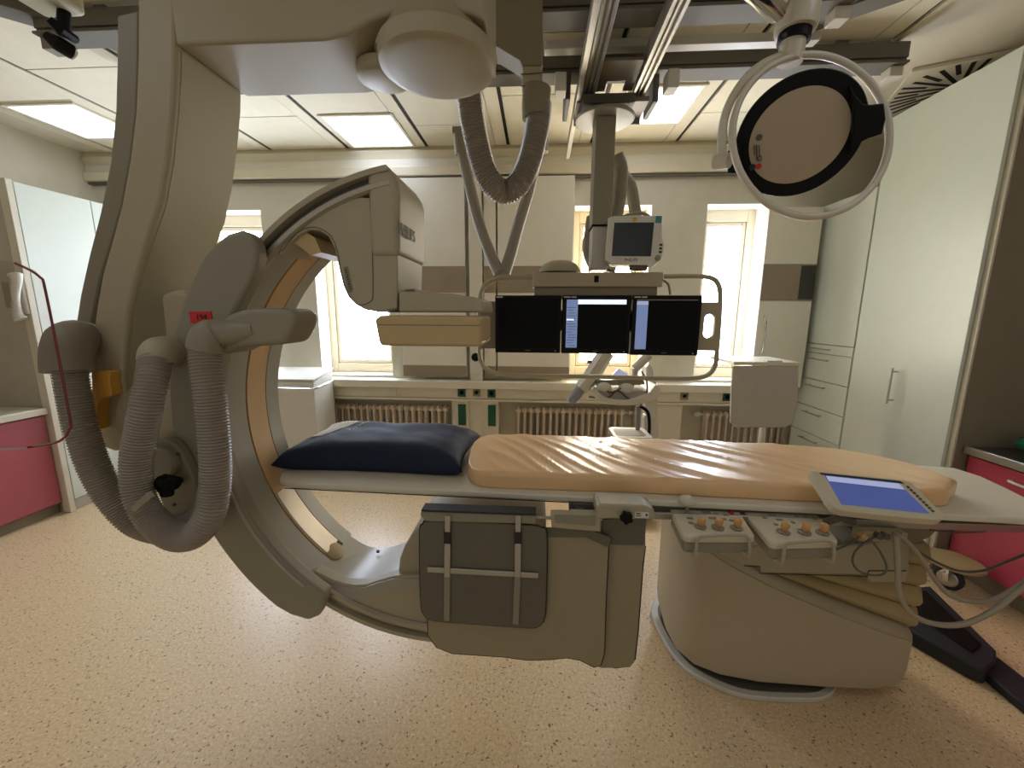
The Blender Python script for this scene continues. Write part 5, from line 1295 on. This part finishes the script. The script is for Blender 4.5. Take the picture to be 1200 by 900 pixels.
obj('handle_grip', MB().tube([up(744, 432), up(752, 424), up(760, 416)], .034, 14).tube([up(743.5, 444), up(744, 432)], .022, 10), 'white', Uc)
obj('small_display', MB().prism(yx([(716, 440), (724, 431), (735, 438), (733, 442)], YU), 'y', YU-.03, YU+.0), 'bluebar', Uc)
for u, v in ((708, 455), (734, 456)):
    obj('probe_holder', MB().tube(spline([up(u-8, v+2, YU-.1), up(u-4, v-1, YU-.1), up(u+3, v-1, YU-.1), up(u+8, v+1, YU-.1)], 5), lambda f: .014+.022*math.sin(PI*f), 14), 'white', Uc, smooth=60)
obj('tray_rod', MB().tube([up(742, 447, YU-.06), up(742, 462, YU-.06)], .006, 6), 'greyd', Uc)
for pts in (((708, 450), (714, 460), (724, 458), (735, 466), (748, 474)), ((735, 452), (722, 458), (712, 466), (690, 465)), ((752, 435), (758, 448), (757, 465), (750, 476))):
    obj('probe_cable', MB().tube(spline([up(u, v, YU-.12) for u, v in pts], 6), .006, 6), 'cabled', Uc, smooth=80)
obj('strut', MB().tube([up(749, 476, YU-.02), up(747, 505, YU-.02), up(746, 540, YU-.02)], .016, 10), 'lavender', Uc)
obj('black_cable', MB().tube(spline([up(750, 476, YU-.1), up(759, 483, YU-.1), up(761, 500, YU-.08), up(759, 520, YU-.05)], 6), .012, 8), 'black', Uc, smooth=80)
q = P(739, 540, Y=YU)
obj('column', MB().box(P(752, 500, Y=YU+.1).x, P(766, 500, Y=YU+.1).x, YU+.04, YU+.12, .12, .75), 'white', Uc, bevel=.01)
tr = P(735, 515, Y=YU-.08)
tray = obj('lower_tray', MB().prism(rrect(P(713, 512, Y=YU).x, P(756, 512, Y=YU).x, YU-.22, YU+.05, .04), 'z', P(735, 517, Y=YU-.2).z, P(735, 512, Y=YU-.2).z+.0), 'white', Uc, bevel=.006)
obj('tray_recess', MB().prism(rrect(P(717, 512, Y=YU).x, P(750, 512, Y=YU).x, YU-.18, YU+.0, .03), 'z', P(735, 512, Y=YU-.2).z, P(735, 512, Y=YU-.2).z+.002), 'clothgrey', tray)
obj('base', MB().box(P(700, 500, Y=YU).x, P(775, 500, Y=YU).x, YU-.2, YU+.2, .08, .13), 'white', Uc, bevel=.015)
for dx in (-.2, .2):
    for dy in (-.15, .15): obj('caster', MB().lathe([(.01, -.015), (.04, -.015), (.04, .015), (.01, .015)], (.78+dx, YU+.0+dy, .041), (1, 0, 0)), 'rubber', Uc)

# small overbed side table
Y3 = 3.05
ta = thing('side_table', 'small grey drop-leaf side table on one pale post by the window', 'table', (P(893, 500, Y=Y3).x, Y3+.05, 0))
lf = yx([(859, 429), (936, 429), (935, 470), (928, 497), (920, 501), (862, 501), (856, 495), (857, 460)], Y3)
obj('drop_leaf', MB().prism(lf, 'y', Y3, Y3+.018), 'clothgrey', ta, bevel=.003)
zt = P(895, 426, Y=Y3).z
tpt = obj('table_top', MB().box(P(859, 426, Y=Y3).x, P(937, 426, Y=Y3).x, Y3-.01, Y3+.40, zt-.012, zt+.012), 'cabedge', ta, bevel=.003)
obj('top_clip', MB().box(P(899, 426, Y=Y3).x, P(917, 426, Y=Y3).x, Y3, Y3+.05, zt+.013, zt+.022), 'white', ta, bevel=.002)
px = P(893, 510, Y=Y3+.06)
obj('post', MB().tube([(px.x, Y3+.06, .06), (px.x, Y3+.06, zt-.02)], .024, 14), 'white', ta)
obj('foot', MB().box(px.x-.03, px.x+.03, Y3-.15, Y3+.35, .02, .06).box(px.x-.2, px.x+.2, Y3+.02, Y3+.1, .02, .06), 'white', ta, bevel=.01)
for dx, dy in ((-.17, .06), (.17, .06), (0, -.12), (0, .32)): obj('caster', MB().lathe([(.006, -.01), (.02, -.01), (.02, .01), (.006, .01)], (px.x+dx, Y3+dy, .021), (1, 0, 0)), 'rubber', ta)
